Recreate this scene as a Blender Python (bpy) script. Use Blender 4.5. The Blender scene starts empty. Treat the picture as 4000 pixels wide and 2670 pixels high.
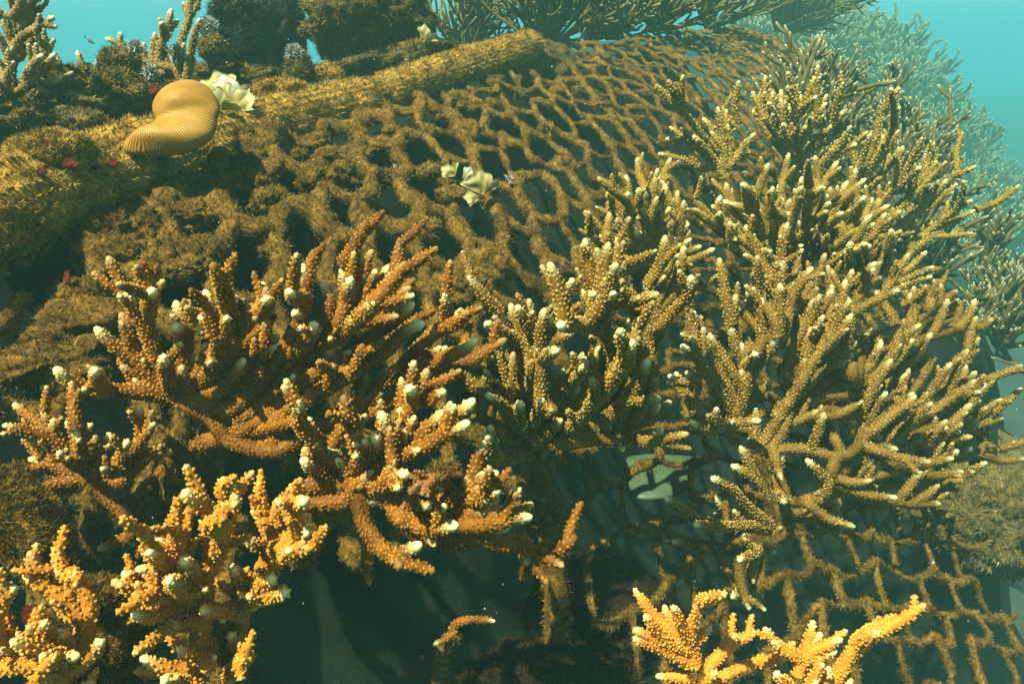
import bpy, math, random
import numpy as np
from mathutils import Vector

# ------------------------------------------------------------------ camera, sky, sun, exposure
scene = bpy.context.scene
C = scene.collection
PITCH = math.radians(20.0)
LENS = 28.0
camd = bpy.data.cameras.new('camera')
camd.lens = LENS; camd.sensor_width = 36.0
camd.clip_start = 0.02; camd.clip_end = 300.0
camo = bpy.data.objects.new('camera', camd); C.objects.link(camo)
camo.location = (0, 0, 0)
camo.rotation_euler = (math.pi/2 - PITCH, 0, 0)
scene.camera = camo

SUN_EL = math.radians(57.0)
SUN_AZ = math.radians(220.0)          # compass direction the light comes from, clockwise from +Y
world = bpy.data.worlds.new('World'); scene.world = world
world.use_nodes = True
wn = world.node_tree.nodes; wl = world.node_tree.links
wn.clear()
w_out = wn.new('ShaderNodeOutputWorld'); w_bg = wn.new('ShaderNodeBackground')
w_sky = wn.new('ShaderNodeTexSky'); w_sky.sky_type = 'NISHITA'
w_sky.sun_disc = False; w_sky.sun_elevation = SUN_EL; w_sky.sun_rotation = SUN_AZ
w_bg.inputs['Strength'].default_value = 0.05
wl.new(w_sky.outputs[0], w_bg.inputs[0]); wl.new(w_bg.outputs[0], w_out.inputs[0])

sund = bpy.data.lights.new('sun', 'SUN')
sund.energy = 5.0; sund.angle = math.radians(0.6); sund.color = (1.0, 0.91, 0.72)
suno = bpy.data.objects.new('sun', sund); C.objects.link(suno)
sdir = Vector((math.sin(SUN_AZ)*math.cos(SUN_EL), math.cos(SUN_AZ)*math.cos(SUN_EL), math.sin(SUN_EL)))
suno.rotation_euler = sdir.to_track_quat('Z', 'Y').to_euler()
suno.location = (-1, -2, 6)

scene.view_settings.view_transform = 'Standard'
scene.view_settings.look = 'None'
scene.view_settings.gamma = 1.0
scene.view_settings.use_curve_mapping = False
scene.view_settings.exposure = 1.6
scene.cycles.use_denoising = True
scene.cycles.volume_bounces = 1
scene.cycles.max_bounces = 6
scene.cycles.diffuse_bounces = 2
scene.cycles.transparent_max_bounces = 8

rng = np.random.default_rng(7)

# ------------------------------------------------------------------ helpers
KF = 18.0/LENS
FV = np.array([0, math.cos(PITCH), -math.sin(PITCH)])
UV = np.array([0, math.sin(PITCH), math.cos(PITCH)])
RV = np.array([1.0, 0, 0])
def P(px, py, d):
    """point of the place seen at photo pixel (4000 wide) at forward distance d metres"""
    return d*(FV + RV*((px-2000)/2000*KF) + UV*((1335-py)/2000*KF))
def pxm(d):                                   # metres per photo pixel at distance d
    return KF*d/2000.0
def to_ts(x, y):
    dx, dy = x+.44, y-.81
    return dx*.47+dy*.883, dx*.883-dy*.47
def from_ts(t, s):
    return -.44+t*.47+s*.883, .81+t*.883-s*.47
def sstep(a, b, x):
    k = np.clip((x-a)/(b-a), 0, 1); return k*k*(3-2*k)
def H(x, y):
    t, s = to_ts(x, y)
    z = -.12+.13*t-.02*t*t
    sp = np.maximum(s, 0)
    z = z-.22*sp-.50*sp**2-.9*sp**2*(1-sstep(-.25, .25, t))
    return z-.10*np.maximum(-s, 0)-.5*np.maximum(-s-.5, 0)
def surf(px, py, dmax=7.0):
    d = .25
    while d < dmax:
        q = P(px, py, d)
        if q[2] < H(q[0], q[1]): return d
        d += .004
    return None
def surf_n(x, y):
    e = .01
    n = np.array([-(H(x+e, y)-H(x-e, y))/(2*e), -(H(x, y+e)-H(x, y-e))/(2*e), 1.0])
    return n/np.linalg.norm(n)
def nrm(v):
    return v/(np.linalg.norm(v, axis=-1, keepdims=True)+1e-12)

def vnoise(p, seed=0):
    """value noise in -1..1 for an (n,3) array"""
    p = np.asarray(p, float)
    i = np.floor(p).astype(np.int64); f = p-i; f = f*f*(3-2*f)
    def hsh(a, b, c):
        h = (a*374761393+b*668265263+c*2147483647+seed*974711) & 0xffffffff
        h = ((h ^ (h >> 13))*1274126177) & 0xffffffff
        h = (h ^ (h >> 16)) & 0xffffffff
        return h/2147483647.5-1.0
    r = 0
    for a in (0, 1):
        for b in (0, 1):
            for c in (0, 1):
                w = (f[:, 0] if a else 1-f[:, 0])*(f[:, 1] if b else 1-f[:, 1])*(f[:, 2] if c else 1-f[:, 2])
                r = r+w*hsh(i[:, 0]+a, i[:, 1]+b, i[:, 2]+c)
    return r
def fbm(p, oct=3, seed=0):
    r = 0; a = 1.0
    for k in range(oct):
        r = r+a*vnoise(p*2.0**k, seed+k*17); a *= .5
    return r/1.75

class MB:
    """mesh arrays: vertices, faces, two point attributes (tip, v)"""
    def __init__(s):
        s.v = []; s.f = []; s.a = []; s.b = []; s.n = 0
    def add(s, v, f, a, b):
        s.v.append(np.asarray(v, float)); s.a.append(np.asarray(a, float)); s.b.append(np.asarray(b, float))
        for g in (f if isinstance(f, list) else [f]):
            s.f.append(np.asarray(g, np.int64)+s.n)
        s.n += len(v)
    def build(s, name, mat, parent=None, smooth=True, origin=None):
        me = bpy.data.meshes.new(name)
        V = np.concatenate(s.v)
        if origin is not None: V = V-np.asarray(origin)
        idx = np.concatenate([g.ravel() for g in s.f])
        tot = np.concatenate([np.full(len(g), g.shape[1]) for g in s.f])
        st = np.concatenate([[0], np.cumsum(tot)[:-1]])
        me.vertices.add(len(V)); me.vertices.foreach_set('co', V.ravel().astype(np.float32))
        me.loops.add(len(idx)); me.loops.foreach_set('vertex_index', idx.astype(np.int32))
        me.polygons.add(len(tot))
        me.polygons.foreach_set('loop_start', st.astype(np.int32))
        me.polygons.foreach_set('loop_total', tot.astype(np.int32))
        if smooth: me.polygons.foreach_set('use_smooth', np.ones(len(tot), bool))
        for nm, arr in (('tip', s.a), ('v', s.b)):
            at = me.attributes.new(nm, 'FLOAT', 'POINT')
            at.data.foreach_set('value', np.concatenate(arr).astype(np.float32))
        me.update(calc_edges=True)
        me.materials.append(mat)
        o = bpy.data.objects.new(name, me); C.objects.link(o)
        if parent is not None: o.parent = parent
        return o
def thing(name, label, cat, loc=(0, 0, 0), group=None):
    o = bpy.data.objects.new(name, None); C.objects.link(o)
    o.empty_display_size = .02
    o.location = loc
    tag(o, label, cat, group); return o
def tag(o, label, cat, group=None, kind=None):
    if label: o['label'] = label
    if cat: o['category'] = cat
    if group: o['group'] = group
    if kind: o['kind'] = kind
    return o

# ------------------------------------------------------------------ materials
def ramp(nt, cols):
    r = nt.nodes.new('ShaderNodeValToRGB')
    e = r.color_ramp.elements
    while len(e) < len(cols): e.new(.5)
    for k, (p, c) in enumerate(cols):
        e[k].position = p; e[k].color = (*c, 1)
    return r
def new_mat(name):
    m = bpy.data.materials.new(name); m.use_nodes = True
    nt = m.node_tree; b = nt.nodes['Principled BSDF']
    return m, nt, b
def attr(nt, nm):
    a = nt.nodes.new('ShaderNodeAttribute'); a.attribute_name = nm; return a
def mixc(nt, fac, a, b, mode='MIX'):
    m = nt.nodes.new('ShaderNodeMix'); m.data_type = 'RGBA'; m.blend_type = mode
    for sock, val in ((m.inputs[0], fac), (m.inputs[6], a), (m.inputs[7], b)):
        if isinstance(val, (int, float)): sock.default_value = val
        elif isinstance(val, tuple): sock.default_value = (*val, 1)
        else: nt.links.new(val, sock)
    return m.outputs[2]
def noise(nt, scale, detail=4, rough=.6):
    tc = nt.nodes.new('ShaderNodeTexCoord')
    n = nt.nodes.new('ShaderNodeTexNoise'); n.inputs['Scale'].default_value = scale
    n.inputs['Detail'].default_value = detail; n.inputs['Roughness'].default_value = rough
    nt.links.new(tc.outputs['Object'], n.inputs['Vector']); return n

def coral_mat(name, deep, mid, cup, tipc, rough=.6):
    """branch skin: deep brown tissue, paler cups, cream growing tip"""
    m, nt, b = new_mat(name)
    n = noise(nt, 70, 3)
    r = ramp(nt, [(.35, deep), (.65, mid)]); nt.links.new(n.outputs[0], r.inputs[0])
    bump = attr(nt, 'v'); tip = attr(nt, 'tip')
    c1 = mixc(nt, bump.outputs['Fac'], r.outputs[0], cup)
    c2 = mixc(nt, tip.outputs['Fac'], c1, tipc)
    nt.links.new(c2, b.inputs['Base Color'])
    b.inputs['Roughness'].default_value = rough
    b.inputs['Specular IOR Level'].default_value = .10
    n2 = noise(nt, 900, 2); bp = nt.nodes.new('ShaderNodeBump')
    bp.inputs['Strength'].default_value = .35; bp.inputs['Distance'].default_value = .0006
    nt.links.new(n2.outputs[0], bp.inputs['Height']); nt.links.new(bp.outputs[0], b.inputs['Normal'])
    return m
def turf_mat(name, cols, patch=(.5, .5, .5), scale=35):
    """algae turf: colour of each filament from its own random value, mottled over the surface"""
    m, nt, b = new_mat(name)
    v = attr(nt, 'v')
    r = ramp(nt, cols); nt.links.new(v.outputs['Fac'], r.inputs[0])
    n = noise(nt, scale, 5, .65)
    rr = ramp(nt, [(.36, (.45, .42, .40)), (.52, (.9, .9, .9)), (.68, (1.35, 1.25, 1.1))])
    nt.links.new(n.outputs[0], rr.inputs[0])
    c = mixc(nt, 1.0, r.outputs[0], rr.outputs[0], 'MULTIPLY')
    n3 = noise(nt, 260, 5, .75); r3 = ramp(nt, [(.34, (.22, .20, .18)), (.5, (.85, .85, .85)), (.66, (1.7, 1.6, 1.4))])
    nt.links.new(n3.outputs[0], r3.inputs[0]); c = mixc(nt, 1.0, c, r3.outputs[0], 'MULTIPLY')
    nt.links.new(c, b.inputs['Base Color'])
    b.inputs['Roughness'].default_value = .9
    b.inputs['Specular IOR Level'].default_value = .1
    n2 = noise(nt, 420, 4, .7); bp = nt.nodes.new('ShaderNodeBump')
    bp.inputs['Strength'].default_value = 1.0; bp.inputs['Distance'].default_value = .006
    nt.links.new(n2.outputs[0], bp.inputs['Height']); nt.links.new(bp.outputs[0], b.inputs['Normal'])
    return m

M = {}
M['coral_orange'] = coral_mat('orange_coral_skin', (.075, .024, .0015), (.21, .076, .005), (.54, .28, .024), (.86, .73, .27))
M['coral_gold'] = coral_mat('golden_coral_skin', (.24, .085, .006), (.46, .185, .012), (.62, .34, .05), (.84, .70, .27))
M['coral_amber'] = coral_mat('amber_coral_skin', (.42, .13, .012), (.66, .24, .018), (.75, .38, .06), (.82, .66, .30))
M['coral_brown'] = coral_mat('brown_coral_skin', (.075, .037, .004), (.165, .088, .010), (.54, .37, .07), (.84, .72, .30))
M['coral_olive'] = coral_mat('olive_coral_skin', (.10, .056, .006), (.22, .132, .014), (.56, .41, .085), (.84, .73, .30))
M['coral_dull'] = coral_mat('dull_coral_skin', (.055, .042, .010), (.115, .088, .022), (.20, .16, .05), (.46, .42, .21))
M['coral_tan'] = coral_mat('tan_coral_skin', (.10, .062, .012), (.21, .135, .03), (.38, .28, .09), (.66, .60, .38))
M['coral_dead'] = coral_mat('dead_coral_skin', (.10, .034, .008), (.21, .075, .016), (.40, .19, .06), (.5, .32, .14))
M['turf_gold'] = turf_mat('golden_turf', [(0, (.30, .155, .02)), (.35, (.54, .32, .045)), (.65, (.72, .48, .08)), (.9, (.84, .64, .17)), (1, (.9, .82, .46))])
M['turf_brown'] = turf_mat('brown_turf', [(0, (.11, .058, .008)), (.4, (.28, .16, .021)), (.7, (.45, .28, .042)), (.92, (.62, .42, .09)), (1, (.8, .68, .3))])
M['turf_olive'] = turf_mat('olive_turf', [(0, (.085, .06, .016)), (.4, (.24, .165, .038)), (.75, (.42, .30, .08)), (.95, (.6, .47, .19)), (1, (.85, .8, .55))])
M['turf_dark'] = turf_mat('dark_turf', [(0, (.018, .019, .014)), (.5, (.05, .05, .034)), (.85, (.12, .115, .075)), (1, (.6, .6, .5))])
M['turf_shade'] = turf_mat('shaded_brown_turf', [(0, (.012, .007, .002)), (.5, (.04, .022, .005)), (.9, (.10, .06, .015)), (1, (.3, .2, .08))])  # brown turf darkened: shade painted into the rocks at the bottom
M['rock_shade_dark'] = turf_mat('shade_dark_rock', [(0, (.006, .008, .004)), (.5, (.018, .022, .010)), (1, (.05, .055, .025))], scale=12)  # dark enough to pass for shade inside the net; far reef shares it
M['tuft_pale'] = turf_mat('pale_tuft', [(0, (.35, .37, .30)), (.5, (.62, .64, .54)), (1, (.82, .84, .76))])
M['sponge_red'] = turf_mat('red_sponge', [(0, (.07, .010, .004)), (.5, (.16, .022, .008)), (1, (.30, .05, .015))], scale=90)

# ------------------------------------------------------------------ tubes and branches
def spline(pts, step):
    """Catmull-Rom through pts, resampled about every step metres"""
    p = np.asarray(pts, float)
    if len(p) == 2: p = np.array([p[0], (p[0]+p[1])/2, p[1]])
    q = np.vstack([2*p[0]-p[1], p, 2*p[-1]-p[-2]])
    out = []
    for i in range(1, len(q)-2):
        n = max(3, int(np.linalg.norm(q[i+1]-q[i])/step)+1)
        t = np.linspace(0, 1, n, endpoint=False)[:, None]
        out.append(.5*((2*q[i])+(-q[i-1]+q[i+1])*t+(2*q[i-1]-5*q[i]+4*q[i+1]-q[i+2])*t*t+(-q[i-1]+3*q[i]-3*q[i+1]+q[i+2])*t**3))
    out.append(p[-1:]); c = np.vstack(out)
    seg = np.linalg.norm(np.diff(c, axis=0), axis=1); L = np.concatenate([[0], np.cumsum(seg)])
    m = max(4, int(L[-1]/step)+1)
    s = np.linspace(0, L[-1], m)
    return np.stack([np.interp(s, L, c[:, k]) for k in range(3)], 1), s
def frames(c):
    T = nrm(np.gradient(c, axis=0))
    a = np.array([0, 0, 1.0]) if abs(T[0][2]) < .9 else np.array([1.0, 0, 0])
    n = nrm(np.cross(T[0], a)); N = [n]
    for i in range(1, len(c)):
        n = N[-1]-T[i]*np.dot(N[-1], T[i]); N.append(nrm(n))
    N = np.array(N); return T, N, np.cross(T, N)
def ring_faces(m, n):
    i = np.arange(m-1)[:, None]*n; j = np.arange(n)[None]; k = (j+1) % n
    return np.stack([i+j, i+k, i+n+k, i+n+j], -1).reshape(-1, 4)

def add_branch(mb, pts, r0, r1, tipmb=None, sides=8, cups=True, pale=1.0, cup_sp=.0036, step=None, tiplen=None, cone=True):
    """one coral branch from base pts[0] to tip pts[-1]: tapered tube, domed tip, raised cups"""
    step = step or r0*.95
    c, s = spline(pts, step)
    L = s[-1]; dl = min(r1*.9, L*.4)
    s2 = np.concatenate([np.linspace(0, L-dl, max(4, int((L-dl)/step)+1)), L-dl+dl*np.sin(np.array([.3, .62, .92, 1.2, 1.42]))])
    c = np.stack([np.interp(s2, s, c[:, k]) for k in range(3)], 1); s = s2
    T, N, B = frames(c)
    m = len(c)
    r = (r0+(r1-r0)*(s/L)**.8)*(1-.40*np.clip(1-(L-s)/(r1*4.5), 0, 1))
    dome = np.clip((L-s)/dl, 0, 1)
    r = r*np.sqrt(np.clip(1-(1-dome)**2, .01, 1))
    th = np.linspace(0, 2*math.pi, sides, endpoint=False)
    dirs = np.cos(th)[None, :, None]*N[:, None]+np.sin(th)[None, :, None]*B[:, None]
    wob = 1+.10*vnoise((c[:, None]+dirs*.004).reshape(-1, 3)*160, 3).reshape(m, sides)
    V = c[:, None]+dirs*(r[:, None]*wob)[..., None]
    tl = tiplen or r1*3.4
    tf = pale*np.clip(1.04-(L-s)/tl, 0, 1)**2.2
    a = np.repeat(tf, sides); b = np.zeros(m*sides)
    F = ring_faces(m, sides)
    cut = None
    if tipmb is not None:
        cut = int(np.searchsorted(s, L-r1*1.6)); cut = min(max(cut, 1), m-2)
        Vb = V[:cut+1].reshape(-1, 3); mb.add(Vb, ring_faces(cut+1, sides), a[:(cut+1)*sides], b[:(cut+1)*sides])
        Vt = np.vstack([V[cut:].reshape(-1, 3), c[-1:]+T[-1]*r1*.02]); mt = m-cut
        last = (mt-1)*sides
        fan = np.stack([last+np.arange(sides), last+(np.arange(sides)+1) % sides, np.full(sides, mt*sides)], 1)
        tipmb.add(Vt, [ring_faces(mt, sides), fan], np.append(a[cut*sides:], pale), np.zeros(mt*sides+1))
    else:
        Va = np.vstack([V.reshape(-1, 3), c[-1:]+T[-1]*r1*.02]); last = (m-1)*sides
        fan = np.stack([last+np.arange(sides), last+(np.arange(sides)+1) % sides, np.full(sides, m*sides)], 1)
        mb.add(Va, [F, fan], np.append(a, pale), np.append(b, 0))
    if not cups: return
    # cups: tilted five-sided stubs in a jittered grid
    nr = max(2, int(L/cup_sp)); ss = (np.arange(nr)+.5)/nr*L
    rr = np.interp(ss, s, r); S = []; A = []
    for k in range(nr):
        na = max(4, int(2*math.pi*rr[k]/cup_sp))
        ang = (np.arange(na)+.5*(k % 2))/na*2*math.pi+rng.normal(0, .12, na)
        S.append(ss[k]+rng.normal(0, cup_sp*.16, na)); A.append(ang)
    S = np.clip(np.concatenate(S), 0, L*.999); A = np.concatenate(A)
    keep = (rng.random(len(S)) < .93) & (S < L-r1*.45); S = S[keep]; A = A[keep]; n = len(S)
    ci = lambda arr: np.stack([np.interp(S, s, arr[:, k]) for k in range(3)], 1)
    c0 = ci(c); t0 = nrm(ci(T)); n0 = nrm(ci(N)); b0 = np.cross(t0, n0); R = np.interp(S, s, r)
    nd = np.cos(A)[:, None]*n0+np.sin(A)[:, None]*b0
    base = c0+nd*(R*.93)[:, None]
    ax = nrm(nd*.8+t0*.62)
    size = rng.uniform(.75, 1.3, n)
    h = cup_sp*.44*size*np.clip((L-S)/(r1*1.5), .35, 1); rb = cup_sp*.31*size
    e1 = nrm(np.cross(ax, np.roll(ax, 1, axis=1)+.01)); e2 = np.cross(ax, e1)
    nc = 4 if cone else 5
    q = np.arange(nc)/nc*2*math.pi
    circ = np.cos(q)[None, :, None]*e1[:, None]+np.sin(q)[None, :, None]*e2[:, None]
    v0 = base[:, None]+circ*(rb*(1.15 if cone else 1))[:, None, None]
    tS = np.interp(S, s, tf); cv = rng.uniform(.3, 1.0, n); j = np.arange(nc)[None]; k = (j+1) % nc
    if cone: VV = np.concatenate([v0, (base+ax*(h*1.25)[:, None])[:, None]], 1); pv = np.array([.0]*nc+[1.0])
    else:
        v1 = base[:, None]+ax[:, None]*h[:, None, None]+circ*(rb*.62)[:, None, None]
        VV = np.concatenate([v0, v1, (base+ax*(h*1.12)[:, None])[:, None]], 1); pv = np.array([.0]*nc+[.45]*nc+[1.0])
    K = VV.shape[1]
    def put(tgt, idx):
        n2 = len(idx)
        if not n2: return
        o = np.arange(n2)[:, None]*K; apex = np.broadcast_to(o+K-1, (n2, nc))
        if cone: fs = [np.stack([o+j, o+k, apex], -1).reshape(-1, 3)]
        else: fs = [np.stack([o+j, o+k, o+nc+k, o+nc+j], -1).reshape(-1, 4), np.stack([o+nc+j, o+nc+k, apex], -1).reshape(-1, 3)]
        tgt.add(VV[idx].reshape(-1, 3), fs, np.repeat(tS[idx], K), np.clip((cv[idx][:, None]*pv[None]).ravel(), 0, 1))
    if tipmb is None: put(mb, np.arange(n)); return
    ist = S > s[cut]; put(mb, np.where(~ist)[0]); put(tipmb, np.where(ist)[0])

def rand_dir(r, axis, lo, hi):
    """random direction between lo and hi radians from axis"""
    a = nrm(np.asarray(axis, float)); e = nrm(np.cross(a, [.31, .52, .79])); g = np.cross(a, e)
    th = r.uniform(lo, hi); ph = r.uniform(0, 2*math.pi)
    return a*math.cos(th)+(e*math.cos(ph)+g*math.sin(ph))*math.sin(th)

def traced_colony(name, label, mat, hub, dhub, branches, r0=.0062, r1=.0046, ddep=(.0, .07), root=None, twigs=2,
                  fill=0, fill_len=(.02, .05), seed=1, dfun=None, cup_sp=.0036, group=None, pale=1.0, sides=8, spread=70, up=(0, 0, 1.0), fill_pale=(.3, .9), cone=True):
    """a staghorn colony whose branches run through points read off the photograph, each at its own distance"""
    r = np.random.default_rng(seed); r0 *= .84; r1 *= .76; cup_sp *= .84
    base = P(hub[0], hub[1], dhub)
    t = thing(name, label, 'coral', tuple(base), group)
    done = [(np.array(hub, float), base)]     # pixel + world samples already grown
    def grown(path):
        c, _ = spline(path, .006)
        d = c@FV; x = 2000+(c@RV)/d/KF*2000; y = 1335-(c@UV)/d/KF*2000
        for k in range(0, len(c), 1): done.append((np.array([x[k], y[k]]), c[k]))
    def make(path, ra, rb, ntw, pale=pale):
        body, tip = MB(), MB()
        add_branch(body, path, ra, rb, tip, sides, True, pale, cup_sp, cone=cone)
        c, s = spline(path, .004); T = nrm(np.gradient(c, axis=0))
        for k in range(ntw):
            i = int(len(c)*r.uniform(.30, .86)); L = r.uniform(1.8, 6.0)*rb
            dr = nrm(rand_dir(r, T[i], .6, 1.0)+np.asarray(up)*.25)
            st = c[i]; mid = st+dr*(L*.6+rb*.5); en = mid+nrm(dr+T[i]*.35)*L*.6
            add_branch(body, [st, mid, en], rb*.86, rb*.70, None, max(6, sides-2), True, pale*r.uniform(.2, .85), cup_sp, tiplen=rb*1.8, cone=cone)
        o = body.build('branch', mat, t, origin=base)
        tp = tip.build('tip', mat, o, origin=base)
        return o
    if root is not None:
        rp = P(root[0], root[1], root[2])
        mid = (rp+base)/2+r.normal(0, .006, 3)
        tr = MB(); add_branch(tr, [rp, mid, base], r0*2.2, r0*1.5, None, 14, False, 0, step=r0*.8)
        tv = tr.v[0]; nn = fbm(tv*140, 3, seed); tr.v[0] = tv+nn[:, None]*.004*nrm(r.normal(0, 1, 3)); tr.b[0] = np.clip(.25+.4*fbm(tv*120, 2, 5), 0, 1)
        o = tr.build('trunk', M['turf_brown'], t, origin=base)
        nb = 2200; ii = r.integers(len(tv)-1, size=nb); ax = nrm(rp-base); dv = tv[ii]-base; dv = nrm(dv-ax*(dv@ax)[:, None])
        fz = MB(); blades(fz, tv[ii]+r.normal(0, .0012, (nb, 3)), dv, .002, .005, .0004, 0, .9, r=r); o2 = fz.build('algae_turf', M['turf_brown'], o, smooth=False, origin=base); o2['kind'] = 'stuff'; grown([rp, mid, base])
    for br in branches:
        pp = np.array(br, float).reshape(-1, 2)[::-1]       # base .. tip
        dmul = 1.0
        dist = [np.linalg.norm(pp[0]-q[0]) for q in done]
        k = int(np.argmin(dist))
        if dist[k] < spread: st = done[k][1]; d0 = st@FV; pre = [st]
        else:
            d0 = dhub+r.uniform(-.015, .02); mp = (pp[0]+np.array(hub))/2+r.normal(0, 12, 2)
            pre = [base, P(mp[0], mp[1], (dhub+d0)/2)]
        d1 = dfun(pp[-1][0], pp[-1][1], r) if dfun else d0-r.uniform(*ddep)
        Ls = np.concatenate([[0], np.cumsum(np.linalg.norm(np.diff(pp, axis=0), axis=1))]); Ls = Ls/max(Ls[-1], 1)
        path = list(pre)
        for q, l in zip(pp, Ls):
            w = P(q[0], q[1], d0+(d1-d0)*l)
            if np.linalg.norm(w-path[-1]) > .004: path.append(w)
        if len(path) < 2: continue
        Ltot = sum(np.linalg.norm(path[i+1]-path[i]) for i in range(len(path)-1))
        ra = r0*r.uniform(.9, 1.1)*(1 if Ltot > .05 else .85); rb = r1*r.uniform(.88, 1.12)
        make(path, ra, rb, int(round(.55*twigs*r.uniform(.3, 1.7)*(1 if Ltot > .035 else .4))))
        grown(path)
    cent = base
    pts = [q[1] for q in done]
    for k in range(fill):
        st = pts[r.integers(len(pts))]
        out = nrm(st-cent+r.normal(0, .02, 3))
        dr = nrm(out*.8+np.asarray(up)*.5+r.normal(0, .45, 3)); L = r.uniform(*fill_len)
        mid = st+dr*L*.5; en = mid+nrm(dr+np.asarray(up)*.25+r.normal(0, .15, 3))*L*.5
        make([st, mid, en], r0*.9, r1*.9, 1, pale*r.uniform(*fill_pale))
    return t

def bush_paths(r, R, n_main, axis, spread=1.15, forks=3, upw=.35, rb=.006):
    """branching paths of a free-standing bush: list of (list of (path, r0, r1)) per main branch"""
    res = []
    for k in range(n_main):
        dr = rand_dir(r, axis, .05, spread); L = R*r.uniform(.7, 1.1)
        p = [np.zeros(3)]; d = dr.copy()
        for q in range(4):
            d = nrm(d+np.array([0, 0, upw*.4])+r.normal(0, .10, 3)); p.append(p[-1]+d*L/4)
        one = [(p, rb*1.15, rb*.72)]
        for f in range(forks):
            i = r.integers(1, 4); u = r.random(); st = p[i]*(1-u)+p[i+1]*u
            ax = nrm(p[i+1]-p[i]); fd = nrm(rand_dir(r, ax, .45, .95)+np.array([0, 0, upw*.5])); l2 = L*r.uniform(.22, .50)
            e1 = st+fd*l2*.5; fd2 = nrm(fd+np.array([0, 0, upw*.5])+r.normal(0, .15, 3)); e2 = e1+fd2*l2*.5
            one.append(([st, e1, e2], rb*.9, rb*.66))
            for g in range(r.integers(0, 3)):
                gd = nrm(rand_dir(r, fd2, .5, .9)); s2 = e1*(1-.5)+e2*.5; one.append(([s2, s2+gd*l2*.25, s2+gd*l2*.45+np.array([0, 0, .1])*l2], rb*.75, rb*.58))
        res.append(one)
    return res
def make_bush(name, label, mat, loc, R, n_main, axis, seed, rb=.006, forks=3, cups=False, sides=6, spread=1.15, pale=1.0, group=None, upw=.35, cup_sp=.005):
    r = np.random.default_rng(seed)
    t = thing(name, label, 'coral', tuple(loc), group)
    for one in bush_paths(r, R, n_main, axis, spread, forks, upw, rb):
        mb = MB()
        for path, a, b in one:
            add_branch(mb, path, a, b, None, sides, cups, pale, cup_sp, step=a*(1.2 if cups else 2.0), tiplen=b*2.2)
        mb.build('branch', mat, t)
    return t
def copy_bush(src, loc, rz, sc, label, group=None, mat=None):
    o = src.copy(); C.objects.link(o); o.location = tuple(loc); o.rotation_euler = (0, 0, rz); o.scale = (sc,)*3
    o['label'] = label
    if group: o['group'] = group
    for ch in src.children:
        c = ch.copy(); C.objects.link(c); c.parent = o
    return o

# ------------------------------------------------------------------ turf and lumps
def blades(mb, p, n, lo, hi, w, vlo=0., vhi=1., droop=.0, tang=.8, r=rng):
    k = len(p)
    d = nrm(n*.6+r.normal(0, tang*.6, (k, 3))+np.array([0, 0, droop]))
    L = r.uniform(lo, hi, k)[:, None]
    sd = nrm(np.cross(d, r.normal(0, 1, (k, 3))))*(w*r.uniform(.6, 1.4, k))[:, None]
    bend = r.normal(0, .25, (k, 3))*L
    V = np.stack([p-sd-n*.0006, p+sd-n*.0006, p+d*L+bend], 1).reshape(-1, 3)
    F = np.arange(k*3).reshape(-1, 3)
    v = np.repeat(np.clip(r.beta(1.6, 2.0, k)*(vhi-vlo)+vlo, 0, 1), 3)
    v = np.clip(v+np.tile([-.12, -.12, .12], k), 0, 1)
    mb.add(V, F, np.zeros(k*3), v)
_ico = {}
def ico(sub):
    if sub not in _ico:
        import bmesh
        bm = bmesh.new(); bmesh.ops.create_icosphere(bm, subdivisions=sub, radius=1)
        v = np.array([q.co[:] for q in bm.verts]); f = np.array([[q.index for q in g.verts] for g in bm.faces]); bm.free()
        _ico[sub] = (v, f)
    return _ico[sub]
def lump_arrays(c, rad, ax=None, amp=.28, freq=2.2, seed=0, sub=4):
    v, f = ico(sub)
    n = fbm(v*freq+seed*3.1, 3, seed); n2 = vnoise(v*freq*6+seed, seed+5)
    s = 1+amp*n+amp*.25*n2
    w = v*s[:, None]*np.asarray(rad)
    if ax is not None: w = w@np.asarray(ax)
    nn = nrm((v/np.asarray(rad)) if ax is None else (v/np.asarray(rad))@np.asarray(ax))
    return w+np.asarray(c), f, nn
CAMAX = np.array([RV, UV, -FV])
def lump(name, label, cat, px, py, d, rx, ry, depth, mat, nb=4000, seed=0, amp=.28, freq=2.2, L=(.003, .007), w=.0007, group=None, sub=4, vr=(0, 1), tilt=0.):
    """an encrusted boulder or clump: noisy rock body with a coat of turf"""
    k = pxm(d); c = P(px, py, d)
    ca, sa = math.cos(tilt), math.sin(tilt)
    ax = np.array([RV*ca+UV*sa, -RV*sa+UV*ca, -FV])
    V, F, N = lump_arrays((0, 0, 0), (rx*k, ry*k, depth), ax, amp, freq, seed, sub)
    t = thing(name, label, cat, tuple(c), group)
    mb = MB(); r = np.random.default_rng(seed+100)
    mb.add(V, F, np.zeros(len(V)), np.clip(.28+.2*fbm(V*90, 3, seed), 0, 1)); mb.build('rock_body', mat, t)
    tri = r.integers(len(F), size=nb); bc = r.dirichlet((1, 1, 1), nb)
    pp = (V[F[tri]]*bc[..., None]).sum(1); nn = nrm((N[F[tri]]*bc[..., None]).sum(1))
    fb = MB(); blades(fb, pp, nn, L[0], L[1], w, vr[0], vr[1], r=r)
    o = fb.build('algae_turf', mat, t, smooth=False); o['kind'] = 'stuff'
    return t

# ================================================================== THE SETTING
def project(q):
    d = q@FV
    return 2000+(q@RV)/d/KF*2000, 1335-(q@UV)/d/KF*2000, d

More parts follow.
